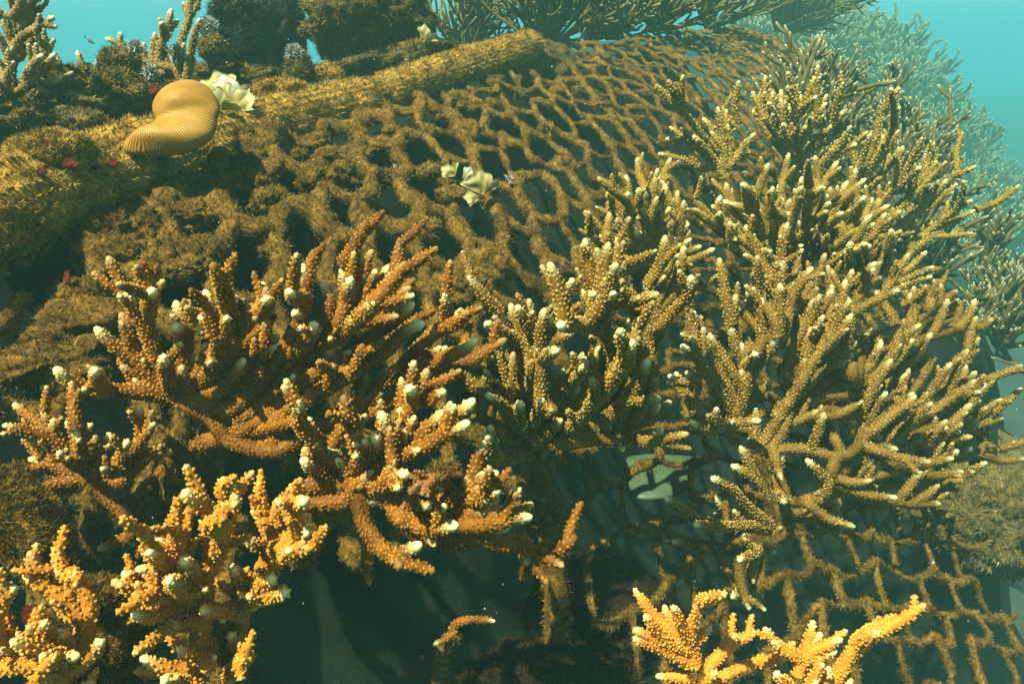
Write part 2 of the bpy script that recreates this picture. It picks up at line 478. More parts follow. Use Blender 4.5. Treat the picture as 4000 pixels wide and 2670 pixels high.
# seabed: one sand sheet, finer near the reef
def seabed():
    g = np.concatenate([-np.geomspace(40, 3.2, 22), np.linspace(-3, 6, 80), np.geomspace(6.2, 70, 26)])
    X, Y = np.meshgrid(g, g); p = np.stack([X.ravel(), Y.ravel(), np.zeros(X.size)], 1)
    z = -1.75+.09*fbm(p*.9, 3, 4)+.025*fbm(p*6, 3, 9)
    p[:, 2] = z; n = len(g)
    i = np.arange(n-1)[:, None]*n; j = np.arange(n-1)[None]
    F = np.stack([i+j, i+j+1, i+n+j+1, i+n+j], -1).reshape(-1, 4)
    mb = MB(); mb.add(p, F, np.zeros(len(p)), np.zeros(len(p)))
    m, nt, b = new_mat('silty_sand')
    n1 = noise(nt, 3, 6); r = ramp(nt, [(.3, (.016, .018, .008)), (.7, (.045, .045, .02))]); nt.links.new(n1.outputs[0], r.inputs[0])
    nt.links.new(r.outputs[0], b.inputs['Base Color']); b.inputs['Roughness'].default_value = .95
    o = mb.build('seabed', m); o['kind'] = 'structure'; o['label'] = 'pale silty sand seabed fading into the green water'
seabed()

# mound added under the net to make its inside dark; far end carries corals
def mound():
    tt = np.linspace(-.9, 2.6, 150); ss = np.linspace(-1.1, 1.7, 90)
    T_, S_ = np.meshgrid(tt, ss, indexing='ij')
    x, y = from_ts(T_, S_); p = np.stack([x.ravel(), y.ravel(), np.zeros(x.size)], 1)
    off = (.05+.11*sstep(-.02, .08, S_)+.60*sstep(.05, .42, S_)-.62*sstep(1.2, 1.8, T_)*sstep(.1, .42, S_)*(1-sstep(.95, 1.2, S_))).ravel()+(.9*sstep(2.0, 2.6, T_)).ravel()+(.9*(1-sstep(.05, .3, T_))*(1-sstep(.3, .45, S_))*sstep(.03, .10, S_)).ravel()
    z = H(p[:, 0], p[:, 1])-off+.10*fbm(p*5, 3, 2)*np.minimum(1, off*3)+.03*fbm(p*22, 3, 5)
    p[:, 2] = np.maximum(z, -1.95)
    F = []
    n = len(ss); i = np.arange(len(tt)-1)[:, None]*n; j = np.arange(n-1)[None]
    F = np.stack([i+j, i+j+1, i+n+j+1, i+n+j], -1).reshape(-1, 4)
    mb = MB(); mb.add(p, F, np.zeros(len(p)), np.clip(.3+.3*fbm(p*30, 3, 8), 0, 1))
    o = mb.build('shade_fill_mound', M['rock_shade_dark']); o['kind'] = 'structure'; o['label'] = 'dark reef mound added beneath the net and corals to darken the inside'
mound()
def H2(x, y):
    r2 = ((x-1.5)/4.5)**2+((y-11.25)/6.3)**2
    return np.minimum(.10, 1.2-3.15*r2)
def far_reef():
    g = np.linspace(-3.9, 6.9, 90); h = np.linspace(4.5, 18, 100); X, Y = np.meshgrid(g, h, indexing='ij')
    p = np.stack([X.ravel(), Y.ravel(), np.zeros(X.size)], 1)
    p[:, 2] = np.maximum(H2(p[:, 0], p[:, 1])-.02+.10*fbm(p*1.6, 3, 3), -2.1)
    n = len(h); i = np.arange(len(g)-1)[:, None]*n; j = np.arange(n-1)[None]
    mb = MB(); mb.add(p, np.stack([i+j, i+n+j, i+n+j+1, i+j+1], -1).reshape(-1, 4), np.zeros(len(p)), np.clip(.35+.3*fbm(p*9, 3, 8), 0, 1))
    o = mb.build('far_reef', M['rock_shade_dark']); o['kind'] = 'structure'; o['label'] = 'hazy far reef slope covered with corals'
far_reef()

# the water itself: one closed box of even, blue-green scattering
HAZE_D = .132; HAZE_COL = (.105, .255, .195, 1); HAZE_ABS = (.0, .34, .55, 1); HAZE_G = 0.0
def water_haze():
    import bmesh
    bm = bmesh.new()
    lo = (-42, -42, -3.0); hi = (72, 72, .95)
    vs = [bm.verts.new((hi[0] if k & 1 else lo[0], hi[1] if k & 2 else lo[1], hi[2] if k & 4 else lo[2])) for k in range(8)]
    for f in ((0, 2, 3, 1), (4, 5, 7, 6), (0, 1, 5, 4), (2, 6, 7, 3), (0, 4, 6, 2), (1, 3, 7, 5)): bm.faces.new([vs[q] for q in f])
    me = bpy.data.meshes.new('haze'); bm.to_mesh(me); bm.free()
    m = bpy.data.materials.new('sea_water'); m.use_nodes = True; nt = m.node_tree; nt.nodes.clear()
    out = nt.nodes.new('ShaderNodeOutputMaterial'); v = nt.nodes.new('ShaderNodeVolumePrincipled')
    v.inputs['Color'].default_value = HAZE_COL; v.inputs['Absorption Color'].default_value = HAZE_ABS
    v.inputs['Density'].default_value = HAZE_D; v.inputs['Anisotropy'].default_value = HAZE_G
    nt.links.new(v.outputs[0], out.inputs['Volume'])
    me.materials.append(m)
    o = bpy.data.objects.new('haze', me); C.objects.link(o); o['kind'] = 'stuff'; o['label'] = 'blue-green sea water that fades far corals'

water_haze()

# ================================================================== THE NET
def build_net():
    net = thing('net', 'algae-covered fishing net hanging from the pipe over the sloping frame', 'net', (0, 1.0, -.2))
    o0 = np.array([0, 1.0, -.2])
    r = np.random.default_rng(21)
    ds, pt, skew = .034, .068, .027
    nodes = {}
    uu = np.linspace(-.1, 2.2, 800); sv = [-.1]
    for k in range(1, len(uu)): sv.append(sv[-1]+(uu[k]-uu[k-1])*(1-.46*float(sstep(.28, .5, sv[-1]))))
    for j in range(-7, 42):
        for i in range(-10, 110):
            t = j*pt; s = float(np.interp(i*ds-j*skew, uu, sv))
            if s < -.01 or s > 1.1: continue
            za = .011+.004*float(sstep(.4, .6, s)); sg = 1 if (i+j) % 2 else -1
            t += sg*za+r.normal(0, .0035); s += r.normal(0, .003)
            x, y = from_ts(t, s)
            nodes[(i, j)] = (np.array([x, y, H(x, y)+r.normal(0, .004)]), t, s)
    edges = []
    for (i, j), (p, t, s) in nodes.items():
        if (i+1, j) in nodes: edges.append(((i, j), (i+1, j)))
        if (i+j) % 2:
            k = (i, j+1) if s < .44 else (i+2, j+1)
            if k in nodes: edges.append(((i, j), k))
    segs = []
    for a, b in edges:
        pa, ta, sa = nodes[a]; pb, tb, sb = nodes[b]
        x, y, d = project((pa+pb)/2)
        if d < .2 or not (-350 < x < 4350 and -250 < y < 3000): continue
        # the torn hole at the far left and a few broken meshes
        if 40 < x < 270 and 960 < y < 1330: continue
        if 1000 < x < 2250+.2*(y-2120) and y > 2120: continue  # strands left out so the bottom centre stays black like deep shade
        if x > 3480+.5*max(0, y-1500)+r.normal(0, 40): continue
        if r.random() < .02: continue
        tm, sm = (ta+tb)/2, (sa+sb)/2
        rad = .0049+.0045*(1-sstep(-.05, .75, tm))*(1-sstep(.25, .55, sm))
        rad *= r.uniform(.75, 1.3)*(1-.28*sstep(.4, .6, sm))
        rad *= 1+.35*(1-sstep(.06, .2, sm))*(1-sstep(.5, .9, tm))
        sag = (pa+pb)/2+np.array([0, 0, -1])*r.uniform(0, .006)+r.normal(0, .003, 3)
        segs.append((pa, sag, pb, rad, np.linalg.norm(pb-pa)/d, d))
    segs.sort(key=lambda q: -q[4])
    fb = MB(); rest = MB()
    for k, (pa, m, pb, rad, sz, d) in enumerate(segs):
        ex = nrm(pb-pa)*rad*.7; c, s = spline([pa-ex, m, pb+ex], .0042); T, N, B = frames(c); n = 9; mm = len(c); rnd = np.sqrt(np.clip(1-(1-np.clip(np.minimum(s, s[-1]-s)/(rad*.9), 0, 1))**2, .02, 1))
        th = np.linspace(0, 2*math.pi, n, endpoint=False)
        dirs = np.cos(th)[None, :, None]*N[:, None]+np.sin(th)[None, :, None]*B[:, None]
        w = 1+.5*vnoise((c[:, None]+dirs*rad).reshape(-1, 3)*85, 11).reshape(mm, n)+.38*vnoise(c*45, 6)[:, None]
        V = (c[:, None]+dirs*(rad*w*rnd[:, None])[..., None])
        v = np.clip(.25+.25*vnoise(V.reshape(-1, 3)*200, 4), 0, 1)
        mb = MB() if k < 300 else rest
        mb.add(V.reshape(-1, 3), ring_faces(mm, n), np.zeros(mm*n), v)
        if k < 300: mb.build('strand', M['turf_brown'], net, origin=o0)
        nb = int(np.clip(700*(rad/.008)*(.8/d)**1.2, 80, 1000))
        ii = r.uniform(0, mm-1.01, nb); i0 = ii.astype(int); fr = (ii-i0)[:, None]; jj = r.integers(n, size=nb)
        pp = V[i0, jj]*(1-fr)+V[i0+1, jj]*fr; nn = dirs[i0, jj]
        sc = max(1, d/.9)
        blades(fb, pp, nn, .0015, .0045, .00040*sc, 0, 1, r=r)
    o = rest.build('strand', M['turf_brown'], net, origin=o0); o['kind'] = 'stuff'; o['label'] = 'farther net strands'
    # clumps of weed that choke the meshes near the pipe
    clumps = []
    for k in range(75):
        t = r.uniform(-.35, 1.3); s = abs(r.normal(0, .16))
        if t > .35: s = abs(r.normal(0, .25))
        x, y = from_ts(t, s); q = np.array([x, y, H(x, y)]); px, py, d = project(q)
        if 0 < px < 330 and 900 < py < 1380 or s < .07: continue
        if px < 800 and py < 880: continue
        clumps.append((q, r.uniform(.008, .018)*(1.25 if t < .2 else .8)))
    for px, py, rr in ((380, 930, .026), (450, 1010, .028), (540, 900, .024), (700, 840, .024), (800, 990, .022), (330, 1280, .028), (300, 1150, .020),
                       (120, 1420, .024), (250, 1440, .022), (640, 1060, .022), (1050, 780, .024), (1250, 700, .022), (1900, 1050, .024), (1780, 1120, .026), (1650, 900, .020), (420, 900, .024), (950, 720, .020)):
        d = surf(px, py); clumps.append((P(px, py, d), rr))
    for k, (q, rr) in enumerate(clumps):
        V, F, N = lump_arrays(q, rr*np.array([1.1, 1.0, .7])*r.uniform(.7, 1.3, 3), None, .62, 2.6, k, 4 if rr > .02 else 3)
        mb = MB(); mb.add(V, F, np.zeros(len(V)), np.clip(.25+.25*vnoise(V*150, 4), 0, 1)); mb.build('algae_clump', M['turf_brown'], net, origin=o0)
        nb = int(1700*(rr/.02)**2)
        tri = r.integers(len(F), size=nb); bc = r.dirichlet((1, 1, 1), nb)
        blades(fb, (V[F[tri]]*bc[..., None]).sum(1), nrm((N[F[tri]]*bc[..., None]).sum(1)), .0022, .0052, .0005, 0, 1, r=r)
    o = fb.build('algae_turf', M['turf_brown'], net, smooth=False, origin=o0); o['kind'] = 'stuff'
build_net()

# ================================================================== THE PIPE
def build_pipe():
    r = np.random.default_rng(5)
    pipe = thing('pipe', 'thick horizontal pipe coated with golden algae along the top of the net', 'pipe', tuple(P(1000, 480, 1.0)))
    o0 = P(1000, 480, 1.0); fb = MB()
    def section(pts, rad, nm, taper=1.0):
        path = [P(*q) for q in pts]
        c, s = spline(path, .006); T, N, B = frames(c); n = 26; m = len(c)
        th = np.linspace(0, 2*math.pi, n, endpoint=False)
        dirs = np.cos(th)[None, :, None]*N[:, None]+np.sin(th)[None, :, None]*B[:, None]
        rad = np.linspace(rad*taper, rad, m)[:, None]; w = 1+.20*fbm((c[:, None]+dirs*rad[..., None]).reshape(-1, 3)*28, 3, 2).reshape(m, n)+.09*vnoise((c[:, None]+dirs*rad[..., None]).reshape(-1, 3)*130, 3).reshape(m, n)
        V = c[:, None]+dirs*(rad*w)[..., None]
        cap0 = len(c)*n
        Va = np.vstack([V.reshape(-1, 3), c[:1], c[-1:]])
        j = np.arange(n); k = (j+1) % n
        f = [ring_faces(m, n), np.stack([k, j, np.full(n, cap0)], 1), np.stack([(m-1)*n+j, (m-1)*n+k, np.full(n, cap0+1)], 1)]
        mb = MB(); mb.add(Va, f, np.zeros(len(Va)), np.clip(.35+.25*fbm(Va*110, 3, 3), 0, 1)); mb.build(nm, M['turf_gold'], pipe, origin=o0)
        nb = int(s[-1]*60000)
        ii = r.uniform(0, m-1.01, nb); i0 = ii.astype(int); fr = (ii-i0)[:, None]; jj = r.integers(n, size=nb)
        blades(fb, V[i0, jj]*(1-fr)+V[i0+1, jj]*fr, dirs[i0, jj], .0025, .007, .0006, .05, 1, r=r)
    section([(-350, 930, .60), (0, 800, .68), (300, 715, .765), (700, 600, .90), (1050, 495, 1.03), (1400, 400, 1.16)], .033, 'pipe_section', 1.45)
    section([(1340, 418, 1.15), (1480, 372, 1.20), (1750, 275, 1.32), (2080, 172, 1.53)], .026, 'pipe_section')
    section([(1395, 405, 1.165), (1425, 395, 1.178)], .034, 'coupling')
    o = fb.build('algae_turf', M['turf_gold'], pipe, smooth=False, origin=o0); o['kind'] = 'stuff'
build_pipe()

# ================================================================== GROWTH ALONG THE CREST
def crest():
    L = lump
    L('encrusted_boulder', 'rounded algae-covered boulder with red patches at the near end of the pipe', 'rock', 190, 612, .705, 165, 88, .030, M['turf_gold'], 24000, 1, .26, 3, tilt=.25, L=(.0015, .004), w=.0005, vr=(.15, 1))
    L('encrusted_boulder', 'low brown overgrown hump under the boulder at the left edge', 'rock', 60, 860, .66, 110, 60, .022, M['turf_gold'], 14000, 2, .4, 3, vr=(.1, .95), L=(.0015, .004), w=.0005)
    L('encrusted_boulder', 'brown shaggy hump above the black hole at the left edge', 'rock', 50, 905, .67, 110, 45, .020, M['turf_gold'], 12000, 3, .4, 3, vr=(.05, .9), L=(.0015, .004), w=.0005)
    L('encrusted_rock', 'dark bushy rock mass behind the striped mushroom coral', 'rock', 420, 420, 1.04, 210, 130, .09, M['turf_olive'], 24000, 4, .5, 4.2, sub=5, vr=(.1, 1))
    L('encrusted_rock', 'dark shaggy rock mass below the branching coral in the top left corner', 'rock', 120, 480, 1.0, 190, 130, .08, M['turf_olive'], 22000, 5, .5, 4.2, sub=5, vr=(.1, 1))
    L('encrusted_rock', 'small rounded brown knob under the slim upright corals', 'rock', 475, 245, 1.08, 72, 48, .03, M['turf_olive'], 2500, 6, .25, vr=(.1, 1))
    L('encrusted_rock', 'squat olive knob beside the dark hairy column', 'rock', 838, 195, 1.2, 56, 52, .03, M['turf_olive'], 1500, 7, .3)
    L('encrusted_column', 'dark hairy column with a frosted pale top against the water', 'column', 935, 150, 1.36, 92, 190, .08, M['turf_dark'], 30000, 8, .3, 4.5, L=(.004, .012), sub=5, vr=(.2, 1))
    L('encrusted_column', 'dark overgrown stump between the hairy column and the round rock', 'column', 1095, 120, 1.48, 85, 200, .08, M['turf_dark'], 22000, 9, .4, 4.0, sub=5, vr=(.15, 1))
    L('encrusted_column', 'short olive pillar with a pale crown behind the pipe', 'column', 1165, 275, 1.22, 46, 85, .03, M['turf_olive'], 3000, 10, .3)
    L('encrusted_rock', 'large round olive rock like a bush above the pipe', 'rock', 1450, 110, 1.42, 235, 150, .14, M['turf_olive'], 45000, 11, .3, 4.5, vr=(.05, 1), sub=5, L=(.004, .010))
    L('encrusted_rock', 'golden fuzzy mound lying along the back of the pipe', 'rock', 1100, 385, 1.10, 140, 52, .05, M['turf_gold'], 6000, 12, .3, vr=(0, .85), tilt=.1)
    L('encrusted_rock', 'small golden tufted knob behind the pipe near the round rock', 'rock', 1275, 300, 1.25, 62, 44, .03, M['turf_gold'], 2500, 13, .35, vr=(0, .8))
    L('encrusted_rock', 'pale olive tufted knob right under the round rock', 'rock', 1625, 215, 1.34, 42, 46, .03, M['turf_olive'], 2000, 14, .4, vr=(.2, 1))
    L('encrusted_rock', 'long olive bank between the pipe and the round rock', 'rock', 1500, 260, 1.38, 300, 45, .06, M['turf_olive'], 7000, 15, .3, vr=(.05, .9), tilt=.2)
    L('encrusted_rock', 'dark rock block closing the crest below the hairy column', 'rock', 900, 370, 1.3, 330, 90, .08, M['turf_olive'], 22000, 16, .45, 4.5, sub=5, vr=(.0, .8))
    L('encrusted_rock', 'dim dark rock at the far end of the pipe', 'rock', 2080, 290, 1.66, 170, 120, .12, M['turf_olive'], 7000, 17, .35, vr=(0, .7))
    L('encrusted_rock', 'small rust-brown knob between boulder and mushroom coral', 'rock', 350, 505, .95, 90, 60, .04, M['turf_olive'], 2600, 18, .35)
    L('encrusted_block', 'hazy algae-covered block on the seabed beyond the lower net', 'rock', 3900, 2010, 1.62, 260, 190, .2, M['turf_olive'], 26000, 19, .42, 5.0, vr=(.1, 1), sub=5, L=(.006, .014), w=.0014)
    L('encrusted_block', 'pale green lump standing in for hazy water and sand at the right edge beside the coral tips', 'rock', 3830, 1760, 2.2, 120, 120, .15, M['turf_olive'], 3000, 20, .12, 1.5, vr=(.5, 1))  # added lump in place of the pale water and sandy bottom
    L('encrusted_rock', 'shaggy brown rock under the central coral with shade in its colour', 'rock', 2330, 2420, .84, 240, 260, .10, M['turf_shade'], 12000, 21, .38, 2.6, vr=(.1, .95))
    L('encrusted_rock', 'brown rubble heap darkened as if shaded along the bottom edge', 'rock', 2150, 2640, .70, 330, 90, .06, M['turf_shade'], 9000, 22, .38, 2.6, vr=(.1, .95))
    L('overgrown_rope', 'thick overgrown rope slanting down at the left edge', 'rope', 120, 2060, .50, 80, 270, .03, M['turf_brown'], 26000, 23, .35, 4.5, tilt=.55, vr=(.1, 1), L=(.0015, .004), w=.00035)
    L('overgrown_rope', 'shaggy brown rope end under the bottom left coral bush', 'rope', 430, 2480, .47, 90, 230, .03, M['turf_brown'], 22000, 24, .4, 4.5, tilt=.35, vr=(.05, .9), L=(.0015, .004), w=.00035)
crest()

def tuft(label, px, py, d, rad, n, seed, mat='tuft_pale', L=(.003, .008), w=.0010):
    """pale hydroid tuft: a small knob with radiating soft tentacles"""
    r = np.random.default_rng(seed); c = P(px, py, d); k = pxm(d)
    t = thing('hydroid_tuft', label, 'hydroid', tuple(c), 'pale tufts on the crest')
    V, F, N = lump_arrays((0, 0, 0), (rad*k*.7,)*3, None, .3, 2, seed, 2)
    mb = MB(); mb.add(V, F, np.zeros(len(V)), np.full(len(V), .2)); mb.build('knob', M['turf_olive'], t)
    dd = nrm(r.normal(0, 1, (n, 3))+np.array([0, -.3, .9])); fb = MB()
    blades(fb, dd*rad*k*.7, dd, L[0], L[1], w, .3, 1, r=r, tang=.5)
    o = fb.build('tentacles', M[mat], t, smooth=False); o['kind'] = 'stuff'
for k, (lb, x, y, d, rd, n) in enumerate((
    ('white feathery tuft on the right shoulder of the dark bushy rock', 590, 285, 1.0, 26, 160),
    ('white frilly tuft between the slim upright corals', 690, 215, 1.1, 34, 260),
    ('large white frosted tuft left of the dark hairy column', 812, 110, 1.25, 46, 420),
    ('frosted pale crest on top of the dark hairy column', 930, 12, 1.33, 70, 520),
    ('small pale tuft at the left top of the hairy column', 868, 22, 1.3, 36, 260),
    ('white crown of fine tentacles on the short olive pillar', 1150, 210, 1.2, 34, 300),
    ('pale tuft on top of the small rounded brown knob', 530, 190, 1.07, 26, 200),
    ('tiny white tuft on the net near the leafy algae', 1990, 700, 1.03, 9, 30))):
    tuft(lb, x, y, d, rd, int(n*2.5), 60+k)

def red_sponge(label, px, py, d, rx, ry, seed):
    k = pxm(d); V, F, N = lump_arrays((0, 0, 0), (rx*k, ry*k, .5*min(rx, ry)*k), CAMAX, .4, 2.5, seed, 3)
    t = MB(); t.add(V, F, np.zeros(len(V)), np.clip(.5+.4*fbm(V*200, 2, seed), 0, 1))
    o = t.build('red_sponge', M['sponge_red']); o.location = tuple(P(px, py, d)); tag(o, label, 'sponge', 'red sponge patches')
for k, a in enumerate((('bright red sponge patch behind the mushroom coral', 603, 352, .93, 18, 22), ('dark red sponge dot on top of the pipe', 440, 640, .745, 22, 15),
    ('rust red patch on the near face of the boulder', 275, 640, .676, 30, 22), ('small red patch low on the boulder', 165, 668, .672, 20, 15),
    ('red patch at the rim of the black hole in the net', 262, 1085, .655, 14, 30), ('red sponge under the bent corals in the bottom left corner', 125, 2400, .44, 40, 42),
    ('red spot between the left and middle corals', 1822, 1543, .60, 18, 14), ('red smear on the underside of the pipe', 520, 760, .792, 30, 14), ('small red dot beside the boulder', 372, 652, .735, 14, 11))):
    red_sponge(*a, 80+k)

# ------------------------------------------------------------------ mushroom coral on the pipe
def mushroom_coral():
    o0 = P(680, 480, .90); t = thing('mushroom_coral', 'smooth golden striped mushroom coral draped over the pipe like a slug', 'coral', tuple(o0))
    out = np.array([(488,592),(496,566),(552,532),(590,506),(614,474),(602,440),(606,400),(640,352),(690,324),(745,314),(800,330),(838,372),(856,424),(846,462),(842,498),(828,532),(790,566),(740,590),(680,604),(600,609),(528,606)], float)
    na, nr = 320, 42
    q = np.vstack([out[-1:], out, out[:2]]); ring = []
    for i in range(1, len(out)+1):
        for u in np.linspace(0, 1, 16, endpoint=False):
            a, b, c_, d_ = q[i-1], q[i], q[i+1], q[i+2]
            ring.append(.5*(2*b+(-a+c_)*u+(2*a-5*b+4*c_-d_)*u*u+(-a+3*b-3*c_+d_)*u**3))
    ring = np.array(ring); na = len(ring); cen = np.array([712., 468.])
    def side(front):
        V = []; st = []
        for k in range(nr):
            rho = 1-(1-(k+1)/nr)**1.6
            p = cen+(ring-cen)*rho; x, y = p[:, 0], p[:, 1]
            edge = np.sqrt(np.clip(1-rho**2.6, 0, 1))
            dome = np.exp(-((x-738)/98)**2-((y-392)/72)**2); disc = np.exp(-((x-655)/140)**2-((y-545)/48)**2)
            waist = np.exp(-((y-462+.25*(x-712))/26)**2)
            h = edge*(.017+.018*dome+.017*disc-.005*waist)
            an = np.arctan2(y-405, (x-672)*.9); rd = np.hypot(x-672, y-405)
            wv = 1.5*vnoise(np.stack([x/55, y/55, np.zeros(na)], 1), 3)
            stp = np.sin(an*128+wv*6.5+.05*rd)*(.45+.55*np.clip((y-400)/90, 0, 1))*np.clip(rd/120, 0, 1)**2*min(1, rho*4)
            d = .835-(y-314)*.00020
            if front: h = h+.0005*stp*edge**.3
            else: h = -edge*.018+0*x
            V.append(d[:, None]*(FV+RV*((x-2000)/2000*KF)[:, None]+UV*((1335-y)/2000*KF)[:, None])-FV*h[:, None]); st.append(.5+.5*stp)
        V = np.concatenate(V); st = np.concatenate(st)
        V = np.vstack([V, V[:na].mean(0)]); j = np.arange(na); k2 = (j+1) % na
        cap = np.stack([k2, j, np.full(na, len(V)-1)], 1)
        return V, [ring_faces(nr, na), cap], np.append(st, .5)
    mt, nt, b = new_mat('mushroom_coral_skin')
    at = attr(nt, 'v'); r = ramp(nt, [(0, (.11, .048, .004)), (.5, (.30, .15, .011)), (1, (.50, .29, .03))]); nt.links.new(at.outputs['Fac'], r.inputs[0])
    nn = noise(nt, 45, 4); r2 = ramp(nt, [(.3, (.72, .68, .6)), (.7, (1.1, 1.08, 1.0))]); nt.links.new(nn.outputs[0], r2.inputs[0])
    nt.links.new(mixc(nt, 1.0, r.outputs[0], r2.outputs[0], 'MULTIPLY'), b.inputs['Base Color'])
    b.inputs['Roughness'].default_value = .6; b.inputs['Specular IOR Level'].default_value = .3
    n3 = noise(nt, 700, 3); bp = nt.nodes.new('ShaderNodeBump'); bp.inputs['Strength'].default_value = .5; bp.inputs['Distance'].default_value = .001
    nt.links.new(n3.outputs[0], bp.inputs['Height']); nt.links.new(bp.outputs[0], b.inputs['Normal'])
    V, F, v = side(True); mb = MB(); mb.add(V, F, np.zeros(len(V)), v); mb.build('ridged_upper_side', mt, t, origin=o0)
    V, F, v = side(False); mb = MB(); mb.add(V, [g[:, ::-1] for g in F], np.zeros(len(V)), np.full(len(V), .2)); mb.build('underside', mt, t, origin=o0)
mushroom_coral()

# ------------------------------------------------------------------ leafy algae
def leaf_mat(name, a, b_, c):
    m, nt, b = new_mat(name)
    at = attr(nt, 'tip'); r = ramp(nt, [(0, a), (.6, b_), (1, c)]); nt.links.new(at.outputs['Fac'], r.inputs[0])
    n = noise(nt, 160, 4); r2 = ramp(nt, [(.3, (.75, .75, .7)), (.7, (1.1, 1.1, 1.1))]); nt.links.new(n.outputs[0], r2.inputs[0])
    nt.links.new(mixc(nt, 1.0, r.outputs[0], r2.outputs[0], 'MULTIPLY'), b.inputs['Base Color']); b.inputs['Roughness'].default_value = .6
    tr = nt.nodes.new('ShaderNodeBsdfTranslucent'); mx = nt.nodes.new('ShaderNodeMixShader'); mx.inputs[0].default_value = .3
    nt.links.new(r.outputs[0], tr.inputs[0]); nt.links.new(b.outputs[0], mx.inputs[1]); nt.links.new(tr.outputs[0], mx.inputs[2])
    nt.links.new(mx.outputs[0], nt.nodes['Material Output'].inputs[0]); return m
M['leaf_yellow'] = leaf_mat('yellow_leaf', (.24, .19, .03), (.42, .35, .08), (.58, .52, .2))
M['leaf_white'] = leaf_mat('chalky_leaf', (.22, .19, .06), (.38, .36, .17), (.55, .54, .34))
M['leaf_olive'] = leaf_mat('olive_leaf', (.20, .16, .03), (.34, .28, .06), (.50, .44, .16))
def frond(parent, o0, base, direction, side, R, mat, seed, span=1.1, curl=.35):
    """one ruffled fan blade with real thickness"""
    r = np.random.default_rng(seed); nr, na = 16, 26
    rr = np.linspace(.04, 1, nr); aa = np.linspace(-span, span, na)
    d = nrm(np.asarray(direction, float)); sd = nrm(np.asarray(side)-d*np.dot(side, d)); up = np.cross(d, sd)
    edge = 1+.10*np.sin(aa*5+seed)+.07*np.sin(aa*13+seed*2)+.025*r.normal(0, 1, na)
    g = rr[:, None]*edge[None]**(rr[:, None])*R
    V = base+d*(g*np.cos(aa)[None])[..., None]+sd*(g*np.sin(aa)[None])[..., None]+up*((curl*rr[:, None]**2*R+.10*R*rr[:, None]**2*np.sin(aa*5+seed)[None]+.04*R*np.sin(9*rr[:, None]+aa[None]*3)))[..., None]
    V1 = V.reshape(-1, 3); V2 = V1-up*.0006
    i = np.arange(nr-1)[:, None]*na; j = np.arange(na-1)[None]
    F = np.stack([i+j, i+j+1, i+na+j+1, i+na+j], -1).reshape(-1, 4)
    n = len(V1); bd = np.concatenate([np.arange(na), np.arange(na-1, n, na)[1:], np.arange(n-2, n-na-1, -1), np.arange(n-2*na, 0, -na)])
    Fs = np.stack([bd, np.roll(bd, -1), np.roll(bd, -1)+n, bd+n], 1)
    tip = np.repeat(rr, na)
    mb = MB(); mb.add(np.vstack([V1, V2]), [F, F[:, ::-1]+n, Fs], np.concatenate([tip, tip]), np.zeros(2*n))
    return mb.build('frond', mat, parent, origin=o0)
def leafy(label, px, py, d, fronds):
    o0 = P(px, py, d); t = thing('leafy_alga', label, 'algae', tuple(o0))
    for k, (dx, dy, db, vx, vy, vf, R, mt, sp, cu) in enumerate(fronds):
        frond(t, o0, P(px+dx, py+dy, d+db), RV*vx+UV*vy+FV*vf, RV*vy-UV*vx+FV*.35, R, M[mt], int(px+k*7), sp, cu)
leafy('pale yellow and white ruffled leafy alga behind the mushroom coral', 868, 425, .96,
      [(0, 0, 0, -.15, 1, -.1, .042, 'leaf_yellow', .8, .10), (20, 20, -.01, .8, .9, -.2, .036, 'leaf_yellow', .7, .2), (-12, 0, -.025, .35, .35, -.9, .024, 'leaf_yellow', 1.2, .3), (25, -10, -.01, .25, 1, -.4, .032, 'leaf_white', .8, .3)])
leafy('white-rimmed leafy alga on the middle of the net', 1775, 690, 1.0,
      [(0, 0, -.02, -.5, .8, -.5, .017, 'leaf_yellow', 1.0, .2), (35, 10, -.03, .6, .2, -.7, .014, 'leaf_white', 1.0, .5), (20, 40, -.02, .2, -.9, -.4, .014, 'leaf_olive', .9, .3)])
leafy('translucent olive leafy alga just below the white-rimmed one', 1880, 760, .98, [(0, 0, -.02, .1, .9, -.4, .026, 'leaf_olive', 1.2, .2), (-10, 20, -.02, -.7, .3, -.5, .016, 'leaf_olive', 1.0, .3)])
leafy('tiny yellowish leaf tuft on the knot under the pipe', 1520, 590, 1.06, [(0, 0, -.02, .4, .6, -.6, .014, 'leaf_white', .8, .4), (20, 40, -.02, .3, -.8, -.5, .014, 'leaf_white', .7, .4)])
leafy('small amber leaf on the left bank of the round rock', 1650, 160, 1.34, [(0, 0, -.02, .5, .5, -.5, .022, 'leaf_olive', 1.0, .3)])

